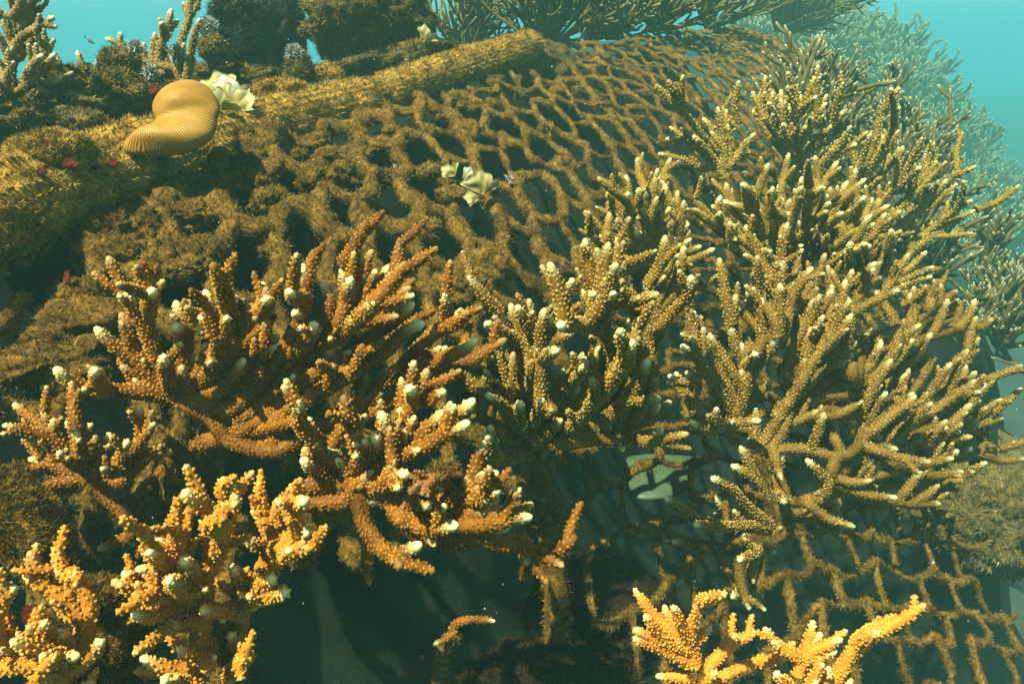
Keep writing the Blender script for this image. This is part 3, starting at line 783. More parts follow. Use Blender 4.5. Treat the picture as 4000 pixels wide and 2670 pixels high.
# ------------------------------------------------------------------ pale shell plate, small fish
def shell_plate():
    pts = [(2440, 1800), (2510, 1775), (2600, 1775), (2725, 1790), (2722, 1850), (2680, 1915), (2600, 1945), (2500, 1948), (2465, 1915)]
    n = 40; c = np.array(pts, float).mean(0)
    pp = np.array(pts, float); ang = np.linspace(0, len(pp), n, endpoint=False)
    i0 = ang.astype(int); fr = (ang-i0)[:, None]; nq = len(pp); A_, B_, C_, D_ = pp[(i0-1) % nq], pp[i0], pp[(i0+1) % nq], pp[(i0+2) % nq]; ring = .5*(2*B_+(C_-A_)*fr+(2*A_-5*B_+4*C_-D_)*fr**2+(3*B_-A_-3*C_+D_)*fr**3)
    mb = MB(); V = []; nr = 7; o0 = P(c[0], c[1], .90)
    for k in range(nr):
        f = (k+.3)/(nr-.7); q = c+(ring-c)*f
        V += [P(x, y, .90-.008*(1-f*f)-.00035*(y-1850)) for x, y in q]
    V = np.array(V); V2 = V+FV*.005; N = len(V)
    F = ring_faces(nr, n); cap = np.stack([np.arange(n), (np.arange(n)+1) % n], 1)
    Vc = np.vstack([V, V2, V[:n].mean(0)[None], V2[:n].mean(0)[None]])
    f3 = np.hstack([cap[:, ::-1], np.full((n, 1), 2*N)]); f3b = np.hstack([cap+N, np.full((n, 1), 2*N+1)])
    last = (nr-1)*n; j = np.arange(n); k2 = (j+1) % n
    rim = np.stack([last+j, last+k2, last+k2+N, last+j+N], 1)
    mb.add(Vc, [F, F[:, ::-1]+N, f3, f3b, rim], np.zeros(len(Vc)), np.zeros(len(Vc)))
    m, nt, b = new_mat('shade_darkened_shell'); nn = noise(nt, 45, 4)
    r = ramp(nt, [(.3, (.035, .055, .02)), (.7, (.06, .09, .035))]); nt.links.new(nn.outputs[0], r.inputs[0]); nt.links.new(r.outputs[0], b.inputs['Base Color'])  # shell colour lowered to stand in for shade, since sun reaches it
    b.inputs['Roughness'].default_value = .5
    o = mb.build('shell_plate', m, origin=o0); o.location = tuple(o0); tag(o, 'smooth pale green flat shell darkened as if shaded, lodged under the corals', 'shell')
shell_plate()
def fish():
    d = 2.6; o0 = P(352, 160, d); t = thing('fish', 'tiny dark fish swimming in the blue water at upper left', 'fish', tuple(o0))
    m, nt, b = new_mat('fish_skin'); nn = noise(nt, 200); r = ramp(nt, [(.3, (.03, .05, .05)), (.7, (.07, .09, .08))]); nt.links.new(nn.outputs[0], r.inputs[0]); nt.links.new(r.outputs[0], b.inputs['Base Color'])
    ax = nrm(RV*.75-UV*.55+FV*.2); k = pxm(d)
    c, s = spline([-ax*18*k, np.zeros(3), ax*20*k], .002); T, N, B = frames(c); u = s/s[-1]
    rad = (np.sin(np.pi*np.clip(u, .03, .985))**.75)*6.5*k; th = np.linspace(0, 2*math.pi, 12, endpoint=False)
    V = c[:, None]+(np.cos(th)[None, :, None]*N[:, None]*.55+np.sin(th)[None, :, None]*B[:, None])*rad[:, None, None]
    mb = MB(); mb.add(V.reshape(-1, 3), ring_faces(len(c), 12), np.zeros(V[..., 0].size), np.zeros(V[..., 0].size)); mb.build('body', m, t)
    for nm, q in (('tail_fin', [(-16, 0), (-27, 8), (-23, 0), (-27, -8)]), ('dorsal_fin', [(-6, 5), (2, 10), (9, 4), (0, 4)])):
        up = B[len(B)//2]; sd = N[len(N)//2]*.0008
        W = np.array([ax*x*k+up*y*k for x, y in q]); W = np.vstack([W+sd, W-sd])
        mb = MB(); mb.add(W, [np.array([[0, 1, 2, 3], [7, 6, 5, 4]]), np.array([[0, 1, 5, 4], [1, 2, 6, 5], [2, 3, 7, 6], [3, 0, 4, 7]])], np.zeros(8), np.zeros(8)); mb.build(nm, m, t, smooth=False)
fish()

# ================================================================== CORALS
W2 = (0, 0, 1.0)
# --- big orange colony at left; points run from the tip down to the base
L1 = [
 [1807,1202,1777,1255,1705,1291,1622,1375,1527,1476,1419,1565,1250,1660,1080,1760,900,1720],
 [1311,1333,1270,1410,1240,1458,1133,1553,1013,1649,882,1702,760,1740],
 [212,1434,280,1494,381,1523,536,1529,674,1553],
 [370,1276,447,1351,536,1404,626,1506],
 [492,1130,519,1202,560,1267,596,1357,632,1446,680,1540],
 [548,1097,563,1160,572,1237,596,1340],
 [516,1255,536,1315,596,1386],
 [685,1172,703,1231,733,1297,720,1386,690,1500],
 [799,1130,822,1208,834,1297,800,1420,730,1540],
 [924,1157,924,1237,918,1303,880,1400,810,1500],
 [843,1291,852,1357,834,1416,780,1500],
 [1025,1100,1031,1148,1013,1220,960,1330,880,1460,780,1580],
 [1183,1029,1183,1100,1192,1184,1162,1267,1050,1450,900,1600],
 [1258,1100,1290,1180,1260,1290,1160,1420],
 [1338,1035,1347,1118,1350,1208,1250,1350,1100,1520,930,1650],
 [1523,1035,1479,1100,1419,1136,1340,1250,1240,1390],
 [1616,1178,1556,1237,1449,1315,1360,1375,1200,1480,1020,1620],
 [1658,1261,1586,1291,1497,1375,1389,1446,1200,1560,1020,1680],
 [1738,1142,1744,1208,1735,1275],
 [1860,1324,1807,1369,1717,1404,1658,1440,1500,1530,1350,1640],
 [1741,1452,1658,1482,1568,1535,1440,1620],
 [1341,1452,1290,1458,1240,1462],
 [370,1446,385,1490,400,1522],
 [596,1133,585,1180,575,1230], [685,1273,710,1290,733,1300], [793,1237,815,1260,830,1290], [885,1172,895,1230,880,1300],
 [802,1345,825,1370,845,1385], [1043,1166,1040,1200,1015,1230], [966,1190,990,1215,1010,1230], [1133,1136,1160,1165,1185,1180],
 [1145,1220,1165,1230,1180,1240], [1372,1080,1360,1130,1350,1180], [1544,1065,1520,1090,1485,1110], [1230,1260,1200,1330,1130,1400],
 [1435,1190,1380,1260,1300,1330], [640,1390,650,1450,670,1530], [955,1400,900,1480,830,1560], [560,1440,610,1490,660,1540],
 [1400,1235,1340,1300,1260,1360], [1085,1300,1040,1400,960,1500], [742,1360,735,1440,710,1520], [1462,1178,1440,1215,1400,1240],
]
traced_colony('staghorn_coral', 'large orange-brown staghorn coral with white tips in front of the net', M['coral_orange'], (720, 1570), .585, L1,
              .0074, .0060, (-.02, .07), root=(600, 2080, .66), twigs=2.6, fill=60, seed=3, fill_pale=(0, .35))
# --- small colony reaching off the left edge
L2 = [
 [51,1575,119,1625,179,1672,238,1726,330,1830], [179,1589,179,1643,197,1702,250,1770], [8,1660,89,1675,179,1702,260,1760],
 [230,1765,265,1800,320,1850], [600,1771,528,1830,477,1880,420,1880], [85,1941,179,1895,268,1877,350,1860],
 [381,2145,447,2116,519,2086,480,2008,417,1949,370,1880], [296,1680,320,1760,350,1830], [430,1690,400,1770,370,1850], [110,1790,190,1810,280,1850], [500,1720,470,1790,410,1850],
]
traced_colony('staghorn_coral', 'small brown staghorn coral spreading sideways at the left edge', M['coral_orange'], (360, 1860), .56, L2,
              .0060, .0042, (-.02, .05), root=(470, 2250, .60), twigs=2, fill=12, seed=5, pale=.85)
# --- front orange branches in the middle
L3 = [
 [1652,1488,1622,1553,1586,1619,1550,1684,1450,1780,1330,1860], [1854,1555,1807,1607,1729,1649,1658,1696,1500,1790,1360,1850],
 [1836,1649,1765,1684,1687,1726,1540,1800,1400,1860], [1753,1607,1700,1640,1640,1690], [1479,1607,1509,1649,1510,1720,1450,1800],
 [1383,1649,1383,1702,1410,1790,1370,1850], [1461,1702,1470,1740,1450,1790], [1556,1577,1580,1600,1590,1620], [1598,1512,1612,1545,1615,1570], [1690,1535,1660,1560,1630,1580],
 [1226,1677,1235,1771,1260,1830,1300,1880], [1380,1652,1375,1720,1390,1780],
 [1499,1950,1389,1955,1300,1961,1200,1970,1160,1920,1300,1870], [1947,1842,1872,1883,1807,1925,1700,1960,1560,1950,1430,1900], [1926,1895,1850,1925,1790,1950], [1950,1913,1870,1940,1800,1960],
 [1941,1985,1872,1996,1777,2008,1650,2010,1500,1960], [1789,2050,1705,2062,1640,2050,1540,2000], [2081,2017,2003,2026,1920,2050,1800,2060],
 [1991,2047,1932,2080,1866,2104,1777,2122,1640,2090,1520,2000], [2188,2181,2105,2163,2033,2122,1968,2095,1900,2095], [2072,2211,2051,2157,2033,2125],
 [1646,2122,1592,2151,1526,2171,1440,2080], [1165,1560,1170,1650,1230,1720], [1310,1790,1350,1830,1360,1870], [1760,1690,1680,1740,1600,1790], [1560,1745,1530,1790,1480,1830],
 [1180,1790,1220,1830,1290,1870], [1900,1850,1850,1870,1800,1900], [1590,1850,1530,1870,1450,1890], [1290,1720,1310,1780,1340,1840],
]
traced_colony('staghorn_coral', 'orange staghorn branches with bright tips at lower centre above the black gap', M['coral_orange'], (1370, 1870), .50, L3,
              .0070, .0060, (-.01, .05), root=(1180, 2150, .62), twigs=3.4, fill=14, fill_len=(.012, .025), seed=8, fill_pale=(0, .4))
# --- golden bush bottom left
L4 = [
 [977,1996,1025,2008,1037,2056,1061,2128,1013,2247,954,2366,930,2485,894,2640],
 [715,1916,793,1979,852,2020,864,2098,800,2260], [858,1883,876,1937,894,2008,882,2104,840,2230], [918,1889,918,1949,900,2020],
 [680,2038,685,2092,703,2140,750,2250], [608,2104,656,2140,700,2165,740,2260], [584,2151,626,2187,700,2230], [530,2220,596,2229,656,2247,730,2290],
 [483,2226,513,2289,566,2330,656,2342,740,2330], [596,2324,640,2340,700,2340], [507,2366,566,2372,656,2378,740,2360], [519,2396,596,2402,680,2390],
 [811,2056,850,2065,870,2080], [1079,1967,1132,1990,1110,2040,1060,2080], [1192,1955,1150,1985,1110,2020], [1204,2080,1132,2098,1073,2104],
 [954,2104,1001,2128,1049,2150], [1132,2151,1073,2140,1055,2150], [1067,2181,1037,2235,989,2294], [912,2217,954,2277,975,2318], [1067,2259,1013,2283,985,2300],
 [1120,2312,1043,2324,977,2336], [787,2378,852,2384,924,2390,950,2400], [1013,2360,954,2378,930,2395], [912,2312,940,2330,960,2345],
 [846,2557,793,2604,745,2652,760,2700], [548,2563,626,2604,715,2616,790,2640], [638,2652,700,2670,780,2690], [900,2473,910,2500,915,2540],
 [660,2265,700,2290,750,2310], [720,2185,740,2230,770,2280], [650,2440,700,2440,770,2420], [780,2470,810,2500,860,2540], [960,2560,930,2600,900,2640], [690,2520,740,2560,800,2600],
]
traced_colony('staghorn_coral', 'golden knobbly staghorn bush in the lower left foreground', M['coral_gold'], (800, 2380), .455, L4,
              .0064, .0048, (-.01, .07), root=(900, 2800, .50), twigs=2.8, fill=36, fill_len=(.010, .024), seed=11, fill_pale=(.0, .45), cone=False, pale=.85, cup_sp=.0034)
# --- bottom left corner
L5 = [
 [203,2187,268,2235,322,2294,352,2366,334,2485,300,2640], [89,2241,167,2282,250,2336,298,2396,330,2450], [60,2288,12,2348,-20,2430,0,2560],
 [179,2425,170,2480,200,2560], [226,2461,268,2515,300,2590], [-10,2400,30,2450,120,2560], [310,2560,220,2570,119,2592,0,2600], [40,2500,120,2530,230,2570], [130,2620,200,2640,280,2660],
 [400,2500,360,2550,310,2610],
]
traced_colony('staghorn_coral', 'bent brown staghorn branches arching in the bottom left corner', M['coral_gold'], (300, 2620), .42, L5,
              .0062, .0042, (.0, .03), root=(300, 2900, .46), twigs=1, fill=24, fill_len=(.01, .022), seed=13, cup_sp=.0034, pale=.7, cone=False)
# --- brown colony in the centre
Cc = [
 [1950,1220,1973,1279,2015,1327,2039,1386,2051,1476,2060,1600], [1896,1261,1944,1291,2010,1325], [2069,1345,2069,1416,2075,1506,2070,1620],
 [2158,1237,2140,1297,2099,1369,2081,1446,2070,1560], [2123,1250,2135,1285,2125,1320], [2248,1291,2176,1327,2117,1369,2090,1430],
 [2176,1369,2129,1392,2095,1434], [1825,1404,1884,1446,1944,1488,2015,1541,2051,1620], [1980,1494,2028,1535,2050,1580], [2057,1476,2057,1524,2069,1625],
 [2030,1571,2027,1625,2045,1700], [2117,1559,2105,1607,2093,1684], [2409,1422,2373,1476,2313,1518,2236,1583,2152,1649,2090,1720],
 [2289,1392,2242,1464,2182,1524,2134,1565,2090,1640], [2355,1327,2343,1386,2325,1446,2260,1540], [2248,1255,2301,1267,2361,1303,2403,1369,2400,1450],
 [2188,1273,2240,1268,2300,1270], [2355,1082,2355,1136,2355,1208,2361,1279,2390,1370], [2278,1130,2313,1196,2350,1240], [2397,1142,2375,1200,2358,1240], [2415,1166,2390,1210,2365,1245],
 [2313,1142,2335,1190,2352,1230], [2325,1041,2367,1088,2433,1130,2492,1184,2520,1300], [2581,1577,2516,1637,2444,1678,2361,1714,2200,1730], [2593,1678,2522,1696,2433,1720,2325,1708,2248,1670],
 [2182,1696,2146,1732,2120,1750], [2111,1684,2135,1715,2125,1750], [2435,1763,2420,1725,2400,1710], [1924,1780,2000,1788,2069,1775], [2520,1090,2545,1170,2560,1260,2540,1400,2480,1520],
 [2700,1075,2690,1150,2600,1250,2560,1350], [2490,1240,2500,1320,2480,1420,2400,1560], [2640,1090,2610,1170,2570,1230], [2532,1400,2500,1480,2430,1580,2330,1660],
 [1960,1600,2000,1640,2060,1690], [2200,1440,2180,1520,2130,1620], [1900,1540,1970,1590,2050,1650], [2560,1450,2545,1520,2490,1620,2420,1680], [2310,1580,2260,1640,2180,1690], [2470,1330,2450,1400,2400,1480,2300,1590],
 [1880,1690,1960,1720,2060,1730], [1820,1600,1910,1650,2040,1710],
]
traced_colony('staghorn_coral', 'brown staghorn coral with slender branches in the middle of the picture', M['coral_brown'], (2085, 1730), .66, Cc,
              .0070, .0056, (-.03, .09), root=(2180, 2560, .74), twigs=1.6, fill=75, fill_len=(.03, .065), seed=17, pale=.9)
# --- right colony, front
R1 = [
 [2856,1267,2862,1321,2880,1374,2910,1434,2900,1560], [2874,1339,2885,1365,2890,1390], [3035,1315,3011,1363,2970,1416,2928,1482,2898,1565,2880,1650], [2952,1380,2935,1410,2920,1440],
 [2749,1351,2773,1404,2815,1464,2862,1518,2880,1600], [2660,1351,2707,1374,2749,1434,2785,1494,2821,1565,2850,1680], [2609,1464,2660,1494,2707,1488,2730,1458,2745,1440],
 [3113,1321,3083,1386,3077,1476,3089,1553,3060,1680], [3226,1290,3228,1310,3230,1330], [3154,1321,3226,1327,3260,1330,3200,1370], [3393,1309,3315,1339,3226,1363,3136,1386,3050,1450],
 [3345,1333,3297,1374,3244,1416,3184,1470,3124,1523,3020,1620], [3160,1410,3200,1430,3220,1440], [3327,1416,3270,1422,3230,1430], [3369,1386,3357,1440,3333,1482],
 [3446,1446,3399,1452,3345,1482,3268,1518,3184,1559,3100,1610,2990,1720], [3417,1559,3339,1547,3250,1545,3180,1570], [3417,1127,3446,1178,3482,1231,3512,1291,3480,1400,3380,1500],
 [3470,1315,3446,1369,3405,1422,3340,1500], [3780,1276,3720,1291,3643,1315,3566,1345,3460,1430], [3726,1225,3661,1237,3600,1260,3560,1330], [3750,1178,3744,1237,3720,1290],
 [3673,1112,3673,1160,3637,1202,3577,1261,3554,1327,3480,1430], [3738,1136,3691,1172,3650,1195], [3631,1190,3635,1205,3625,1220], [3524,1184,3554,1231,3570,1270], [3571,1208,3572,1240,3565,1280],
 [3464,1017,3423,1076,3375,1130,3339,1184,3260,1300], [3357,1011,3352,1070,3345,1150], [3321,945,3321,1017,3330,1090],
 [3649,1392,3619,1452,3577,1512,3530,1565,3420,1660,3300,1780], [3726,1413,3709,1470,3661,1523,3600,1571,3500,1650], [3774,1422,3762,1482,3730,1540,3650,1600],
 [3834,1491,3768,1512,3720,1547,3661,1601,3600,1630,3480,1720], [3881,1565,3840,1613,3780,1649,3720,1684,3600,1740], [3845,1678,3786,1684,3720,1700], [3703,1667,3643,1702,3560,1740,3440,1800],
 [3900,1754,3763,1788,3640,1790,3500,1820], [3202,1601,3232,1660,3267,1726,3290,1790,3250,1860], [3375,1649,3363,1702,3340,1770,3290,1840], [3452,1619,3482,1672,3506,1720,3480,1800],
 [3560,1631,3530,1684,3494,1740,3440,1810], [3428,1637,3320,1620,3220,1600,3120,1640], [2970,1643,2910,1649,2850,1660,2870,1720], [2701,1646,2737,1673,2797,1678,2827,1649,2850,1690],
 [2916,1142,2970,1184,3020,1230], [3011,1059,3029,1112,3041,1184,3053,1267,3020,1360], [2981,1118,3000,1160,3025,1190], [3083,1076,3071,1136,3070,1190], [3113,1088,3089,1160,3077,1237,3059,1297,3000,1400],
 [3166,1154,3113,1190,3085,1220], [3053,1178,3041,1231,3017,1279,2981,1327,2940,1390], [2880,1208,2934,1249,2990,1300], [3250,1130,3226,1184,3190,1220,3120,1300], [3244,1220,3196,1255,3130,1300],
 [3148,1791,3190,1836,3238,1889,3200,1950], [3667,1788,3554,1818,3434,1859,3339,1895,3256,1920,3130,1960], [3345,1871,3297,1860,3250,1880], [3411,1913,3345,1913,3280,1920,3180,1960],
 [3697,1892,3554,1890,3400,1900], [3733,1871,3690,1885,3600,1890], [3661,1949,3601,1919,3540,1900], [3673,1967,3554,1967,3464,1955,3340,1930],
 [2856,1815,2934,1859,2993,1913,3041,2008,3060,2060], [2779,1865,2862,1913,2910,1967,2987,2032,3050,2070], [2797,1937,2838,1996,2880,2044,2960,2060], [2597,1941,2691,2010,2760,2040,2860,2060],
 [2713,2047,2809,2056,2928,2053,3000,2060], [2624,2113,2719,2122,2838,2140,2898,2104,3000,2070], [2785,2142,2860,2150,2900,2120], [2886,2187,2957,2151,2930,2110,2960,2080], [3029,2157,2980,2140,2940,2120],
 [3196,2056,3130,2060,3060,2060], [2890,1740,2920,1800,2960,1880], [3060,1760,3040,1840,3030,1940], [3300,1420,3220,1500,3120,1580], [3560,1460,3480,1540,3380,1610], [3640,1300,3560,1400,3460,1500],
 [3790,1560,3690,1640,3580,1700], [3820,1640,3720,1730,3600,1770],
]
def r1_depth(x, y, r):
    s = .84+.26*(x-2850)/1000.*(1 if x > 2850 else .25)
    return s-.05+r.uniform(-.06, .05)+(.05 if y < 1250 else 0)
traced_colony('staghorn_coral', 'large brown-gold staghorn colony fanning out over the net at right', M['coral_brown'], (2960, 1760), .84, R1,
              .0076, .0060, root=(3050, 2090, .87), twigs=1.5, fill=170, fill_len=(.03, .075), seed=19, dfun=r1_depth, pale=.92, spread=110, cup_sp=.0044)
# --- golden crowns right behind it
r2a = [(2580,680),(2520,742),(2453,750),(2376,801),(2385,852),(2342,920),(2402,980),(2325,1040),(2440,830),(2500,800),(2560,760),(2620,800),(2675,795),(2690,870),(2700,930),(2640,900),(2590,850),(2480,900),(2430,940),(2660,1000),(2545,930),(2740,960)]
r2b = [(2827,783),(2895,716),(2930,735),(3133,690),(3200,724),(3312,707),(3380,766),(3390,886),(3474,800),(3466,1022),(3160,725),(3050,770),(2990,760),(2950,800),(2900,830),(3000,850),(3080,830),(3140,800),(3240,790),(3290,830),(3340,850),(3260,880),(3180,870),(3090,890),(3010,910),(2920,920),(2850,900),(2790,880),(2830,960),(2960,980),(3330,930),(3400,960),(3250,960),(3150,950),(2870,850),(3420,840),(3040,720),(3230,760),(2780,800),(2760,850),(3370,1000)]
def fan(tips, hub, seed, jit=30):
    r = np.random.default_rng(seed); out = []
    for x, y in sorted(tips, key=lambda q: (q[0]-hub[0])**2+(q[1]-hub[1])**2):
        v = np.array([x-hub[0], y-hub[1]], float); m = np.array(hub)+v*.55+r.normal(0, jit*.7, 2)+np.array([0, 14])
        out.append([x, y, *(np.array(hub)+v*.80+r.normal(0, 7, 2)), *m, *(np.array(hub)+v*.22+r.normal(0, jit*.5, 2))])
    return out
traced_colony('staghorn_coral', 'golden staghorn crown with fine tips just above the middle coral', M['coral_olive'], (2560, 1050), .98, fan(r2a, (2560, 1050), 1),
              .0068, .0054, (-.02, .11), root=(2640, 1230, 1.0), twigs=2.6, fill=46, fill_len=(.03, .06), seed=23, spread=200)
traced_colony('staghorn_coral', 'dense golden staghorn crown standing highest in the right colony', M['coral_olive'], (3100, 1060), 1.08, fan(r2b, (3100, 1060), 2),
              .0076, .0060, (-.02, .15), root=(2830, 1330, 1.04), twigs=2.8, fill=90, fill_len=(.03, .07), seed=29, spread=200)
# --- bottom right amber corals
BRa = [[2630,2366,2648,2414,2680,2480,2707,2530], [2740,2345,2713,2414,2705,2490], [2779,2444,2735,2485,2712,2520], [2516,2402,2570,2467,2629,2515,2690,2550], [2474,2456,2552,2491,2640,2530],
       [2474,2491,2552,2521,2641,2563,2700,2590], [2593,2360,2625,2440,2680,2520], [2961,2467,2886,2497,2821,2545,2767,2604,2740,2650], [3029,2563,2934,2592,2838,2634,2760,2670], [2560,2640,2640,2640,2720,2650], [2800,2620,2770,2650,2740,2680]]
traced_colony('staghorn_coral', 'amber hand-shaped staghorn coral at the bottom edge', M['coral_amber'], (2715, 2600), .585, BRa, .0062, .0042, (-.01, .04), root=(2760, 2900, .60), twigs=.6, fill=4, seed=31, pale=.6, cone=False)
BRb = [[3178,2420,3166,2473,3148,2527,3130,2580], [3017,2500,3077,2545,3130,2575], [3291,2491,3226,2521,3160,2550,3130,2590], [3208,2467,3190,2500,3165,2530], [3417,2438,3369,2473,3333,2533,3297,2592,3256,2664,3200,2740],
       [3434,2467,3390,2475,3350,2500], [3238,2604,3225,2660,3200,2720], [3029,2628,3060,2660,3100,2690], [3270,2540,3210,2560,3150,2590], [3330,2650,3290,2690,3240,2740], [3190,2650,3170,2700,3150,2740]]
traced_colony('staghorn_coral', 'brighter amber staghorn coral beside the hand-shaped one at bottom right', M['coral_amber'], (3115, 2640), .56, BRb, .0066, .0044, (-.01, .03), root=(3120, 2900, .58), twigs=1.2, fill=6, seed=33, pale=.7, cone=False)
# --- dim branches in the black gap
GAP = [[1935,2425,1870,2418,1800,2425,1770,2450], [1690,2520,1730,2500,1765,2470]]
traced_colony('staghorn_coral', 'single dim coral twig with a pale tip in the black gap', M['coral_orange'], (1775, 2470), .74, GAP, .005, .0036, (.0, .03), root=(1740, 2760, .78), twigs=.5, seed=35, pale=.7, spread=150)


# --- mid-distance traced corals behind the right colony
B1 = [[2803,417,2820,506,2830,600,2830,680], [2615,495,2690,554,2779,614,2820,680], [2600,542,2720,566,2800,640], [2707,530,2755,584,2800,640], [2886,465,2850,518,2826,566,2825,620], [2745,460,2790,520,2815,580],
      [2570,600,2660,620,2760,660], [2660,420,2720,500,2790,580], [2950,520,2900,580,2850,650]]
traced_colony('staghorn_coral', 'dark forked staghorn coral standing where the net meets the right colony', M['coral_olive'], (2830, 700), 1.28, B1, .0078, .0058, (-.02, .06), root=(2860, 800, 1.28), twigs=1.6, fill=14, fill_len=(.03, .07), seed=37, cup_sp=.006, sides=7, pale=.8, spread=120)
B2 = [[3083,417,3089,506,3100,600,3105,680], [3190,378,3130,429,3095,490], [3172,459,3136,536,3110,600], [3050,350,3060,430,3085,520], [3000,400,3040,480,3090,560], [2990,470,3040,540,3095,620], [3260,480,3200,540,3130,620],
      [3300,430,3230,510,3150,590], [3130,370,3110,440,3095,500], [3350,560,3270,600,3160,660], [3230,400,3180,460,3130,540], [2940,430,3000,520,3070,600]]
traced_colony('staghorn_coral', 'tall olive staghorn coral with a stout forked trunk behind the golden crown', M['coral_olive'], (3105, 700), 1.46, B2, .0092, .0066, (-.02, .10), root=(3120, 820, 1.46), twigs=1.8, fill=24, fill_len=(.04, .09), seed=39, cup_sp=.007, sides=7, pale=.8, spread=120)
B3 = [[3530,570,3470,650,3390,740,3330,830], [3600,650,3520,720,3420,800], [3660,640,3590,720,3480,830], [3440,430,3420,540,3370,680], [3500,470,3450,580,3380,700], [3750,660,3670,740,3560,850,3430,930],
      [3800,780,3720,830,3600,920], [3810,820,3700,880,3560,980], [3650,1040,3600,1060,3500,1100], [3620,980,3560,1040,3480,1100], [3640,1080,3560,1110,3480,1140], [3700,700,3620,790,3500,890], [3400,520,3370,620,3330,740], [3580,760,3500,830,3400,900]]
traced_colony('staghorn_coral', 'long-armed olive staghorn coral reaching right behind the golden crown', M['coral_olive'], (3340, 960), 1.48, B3, .0085, .006, (-.05, .14), root=(3360, 1080, 1.42), twigs=2.2, fill=36, fill_len=(.04, .10), seed=41, cup_sp=.007, sides=7, pale=.85, spread=260)
# --- top left
TL = [[54,10,52,80,50,160,45,260,40,420], [158,24,119,77,66,119,50,200], [212,66,143,113,77,155,50,240], [179,137,119,167,70,230], [215,209,179,256,119,310,60,390], [228,230,190,260,150,290], [244,298,190,330,120,380], [167,215,135,250,100,310],
      [-10,120,20,190,40,260], [0,60,30,120,45,180], [20,340,30,380,40,430], [110,30,95,80,70,130], [100,-40,80,20,60,80], [-20,240,10,300,35,360], [40,-60,45,-10,52,40], [130,-10,100,30,70,90]]
traced_colony('staghorn_coral', 'upright staghorn coral against the water in the top left corner', M['coral_tan'], (40, 440), .95, TL, .0072, .0056, (-.01, .05), root=(50, 560, .96), twigs=2.4, fill=20, fill_len=(.02, .05), seed=43, cup_sp=.0045, pale=.85, spread=90)
TM = [[668,33,662,89,632,167,614,274,600,330], [697,77,675,105,655,125], [632,89,640,120,645,140], [739,12,739,72,709,155,690,260], [775,18,755,45,742,62], [715,10,730,40,738,62], [781,72,757,149,740,240,720,330],
      [411,149,465,173,500,210,530,290], [471,125,472,170,490,210], [560,165,560,220,570,290], [605,125,600,190,600,270], [301,197,322,262,345,330], [381,232,390,270,400,330], [285,262,300,300,320,340], [640,170,650,220,640,290]]
traced_colony('staghorn_coral', 'slim upright staghorn corals left of the dark hairy column', M['coral_tan'], (610, 370), 1.12, TM, .0078, .0062, (-.02, .06), root=(610, 460, 1.12), twigs=1.2, fill=6, seed=47, cup_sp=.0055, sides=7, pale=.8, spread=90)
# --- purple dead coral clump
DC = [[1575,1955,1610,1915,1660,1880,1700,1860], [1700,1950,1690,1920,1690,1880], [1735,1850,1720,1860,1700,1865], [1650,1935,1660,1900,1690,1870], [1620,1900,1660,1875,1700,1860], [1680,1930,1685,1900,1700,1870]]
traced_colony('dead_coral', 'pinkish brown dead coral scrap caught among the orange branches', M['coral_dead'], (1705, 1860), .445, DC, .0036, .0026, (-.005, .012), root=(1740, 1890, .49), twigs=6, seed=49, cup_sp=.0026, pale=.3, spread=60)

# --- free-standing bushes along the crest and far slope
def place(px, py, d): return P(px, py, d)
CR = [
 ('dim staghorn bush on the crest behind the end of the pipe', 1830, 190, 1.62, .22, 34, M['coral_dull'], 201),
 ('dark spreading staghorn bush on the crest over the net top', 2130, 220, 1.68, .24, 36, M['coral_dull'], 202),
 ('hazy staghorn bush on the crest right of the dark spreading one', 2390, 60, 2.0, .22, 30, M['coral_dull'], 203),
 ('large hazy blue-green staghorn bush leaning out into open water', 3030, 230, 2.9, .36, 60, M['coral_dull'], 204),
 ('hazy low staghorn bush on the crest where the net fades out', 2290, 60, 1.9, .17, 26, M['coral_dull'], 206),
 ('dim hazy staghorn bush at the top edge over the far net', 2560, 40, 2.3, .22, 30, M['coral_dull'], 207),
 ('hazy staghorn bush at the top edge left of the leaning bush', 2760, 60, 2.6, .28, 30, M['coral_dull'], 208),
 ('faint staghorn bush at the foot of the leaning bush', 3080, 330, 2.7, .36, 24, M['coral_dull'], 205),
]
def crest_root(px, below=18):
    py = -100
    while py < 800:
        d = surf(px, py+below)
        if d: return P(px, py+below, d)
        py += 6
for k, (lb, x, y, d, R, n, m, sd) in enumerate(CR):
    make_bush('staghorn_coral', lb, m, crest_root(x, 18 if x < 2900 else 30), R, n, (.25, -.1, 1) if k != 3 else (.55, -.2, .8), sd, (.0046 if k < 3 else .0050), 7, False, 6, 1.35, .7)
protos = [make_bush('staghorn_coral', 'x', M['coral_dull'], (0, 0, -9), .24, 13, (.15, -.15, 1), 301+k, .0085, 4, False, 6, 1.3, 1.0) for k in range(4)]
far_protos = [make_bush('staghorn_coral', 'x', M['coral_dull'], (0, 0, -9), .21, 20, (.1, -.15, 1), 321+k, .0085, 5, False, 5, 1.35, 1.0) for k in range(3)]
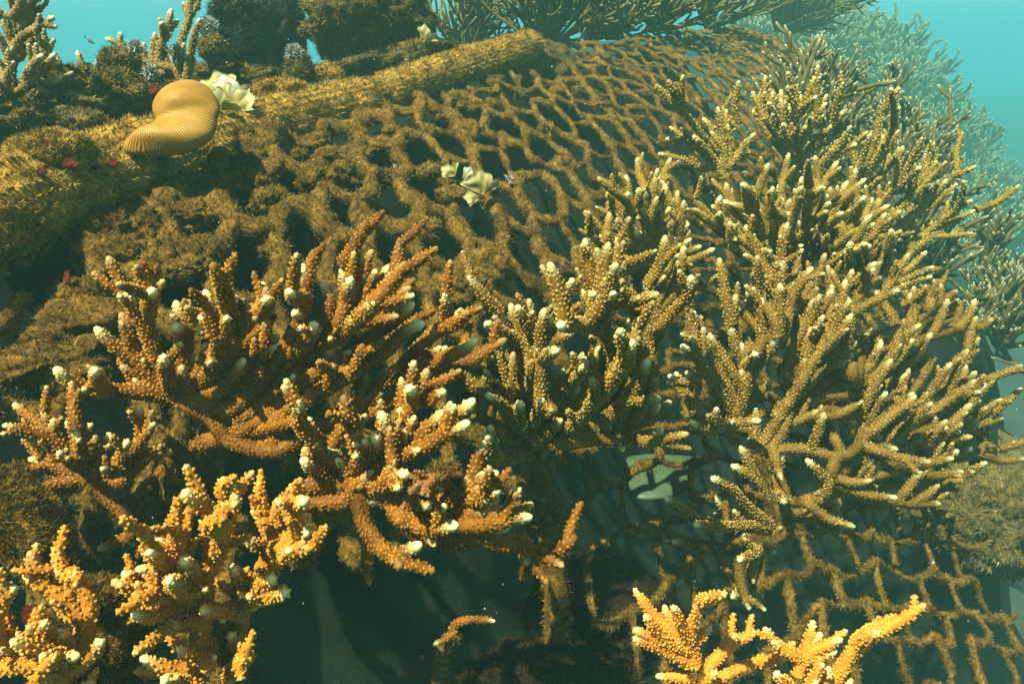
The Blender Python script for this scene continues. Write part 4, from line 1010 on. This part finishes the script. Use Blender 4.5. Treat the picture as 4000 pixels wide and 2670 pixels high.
def far_corals():
    r = np.random.default_rng(77); used = {}; spots = []
    for t in np.arange(1.02, 2.3, .19):                    # the near slope behind the right colony
        for s in np.arange(.05, 1.45, .18):
            x, y = from_ts(t+r.normal(0, .05), s+r.normal(0, .05)); q = np.array([x, y, H(x, y)-.03]); px, py, d = project(q)
            if not (2450 < px < 4150 and 60 < py < 1560) or (px < 3080 and py > 90) or (px < 3350 and py > 760) or (px < 3560 and py > 1000) or d < 1.5 or py < 300: continue
            spots.append((q, px, py, d, r.uniform(.5, .8)))
    for x in np.arange(.2, 6.3, .42):                     # the far reef
        for y in np.arange(5.4, 12.9, .46):
            x2, y2 = x+r.normal(0, .13), y+r.normal(0, .13); q = np.array([x2, y2, H2(x2, y2)-.05]); px, py, d = project(q)
            if q[2] < -1.75 or not (2900 < px < 4250 and 0 < py < 1700): continue
            spots.append((q, px, py, d, r.uniform(1.5, 2.3)))
    for k, (q, px, py, d, sc) in enumerate(spots):
        i = k % 4; rz = r.uniform(0, 6.28)
        if d < 3: lb = 'olive staghorn bush in the thicket directly behind the right colony'; g = 'thicket corals behind the right colony'
        elif px > 3700 and py > 850: lb = 'blue-green hazy staghorn bush on the slope at the right edge'; g = 'hazy corals down the right edge'
        else: lb = 'pale hazy staghorn bush along the skyline of the far slope'; g = 'hazy corals along the far slope'
        o = protos[i] if d < 3 else far_protos[k % 3]; i = o.name
        if i in used: copy_bush(o, q, rz, sc, lb, g)
        else:
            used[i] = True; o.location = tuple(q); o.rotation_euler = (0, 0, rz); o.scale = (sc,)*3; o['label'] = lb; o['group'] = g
    print('far corals', len(spots))
far_corals()

# ------------------------------------------------------------------ drifting specks
def specks():
    r = np.random.default_rng(99); mb = MB(); v, f = ico(1)
    for k in range(420):
        d = r.uniform(.35, 1.6); q = P(r.uniform(0, 4000), r.uniform(0, 2670), d)
        if q[2] < H(q[0], q[1]) + .02: continue
        mb.add(v*r.uniform(.0003, .0009)*(.5+d*.6)+q, f, np.zeros(len(v)), np.full(len(v), r.uniform(.4, 1)))
    o = mb.build('marine_snow', M['tuft_pale']); tag(o, 'white specks drifting in the water', 'specks', None, 'stuff')
specks()
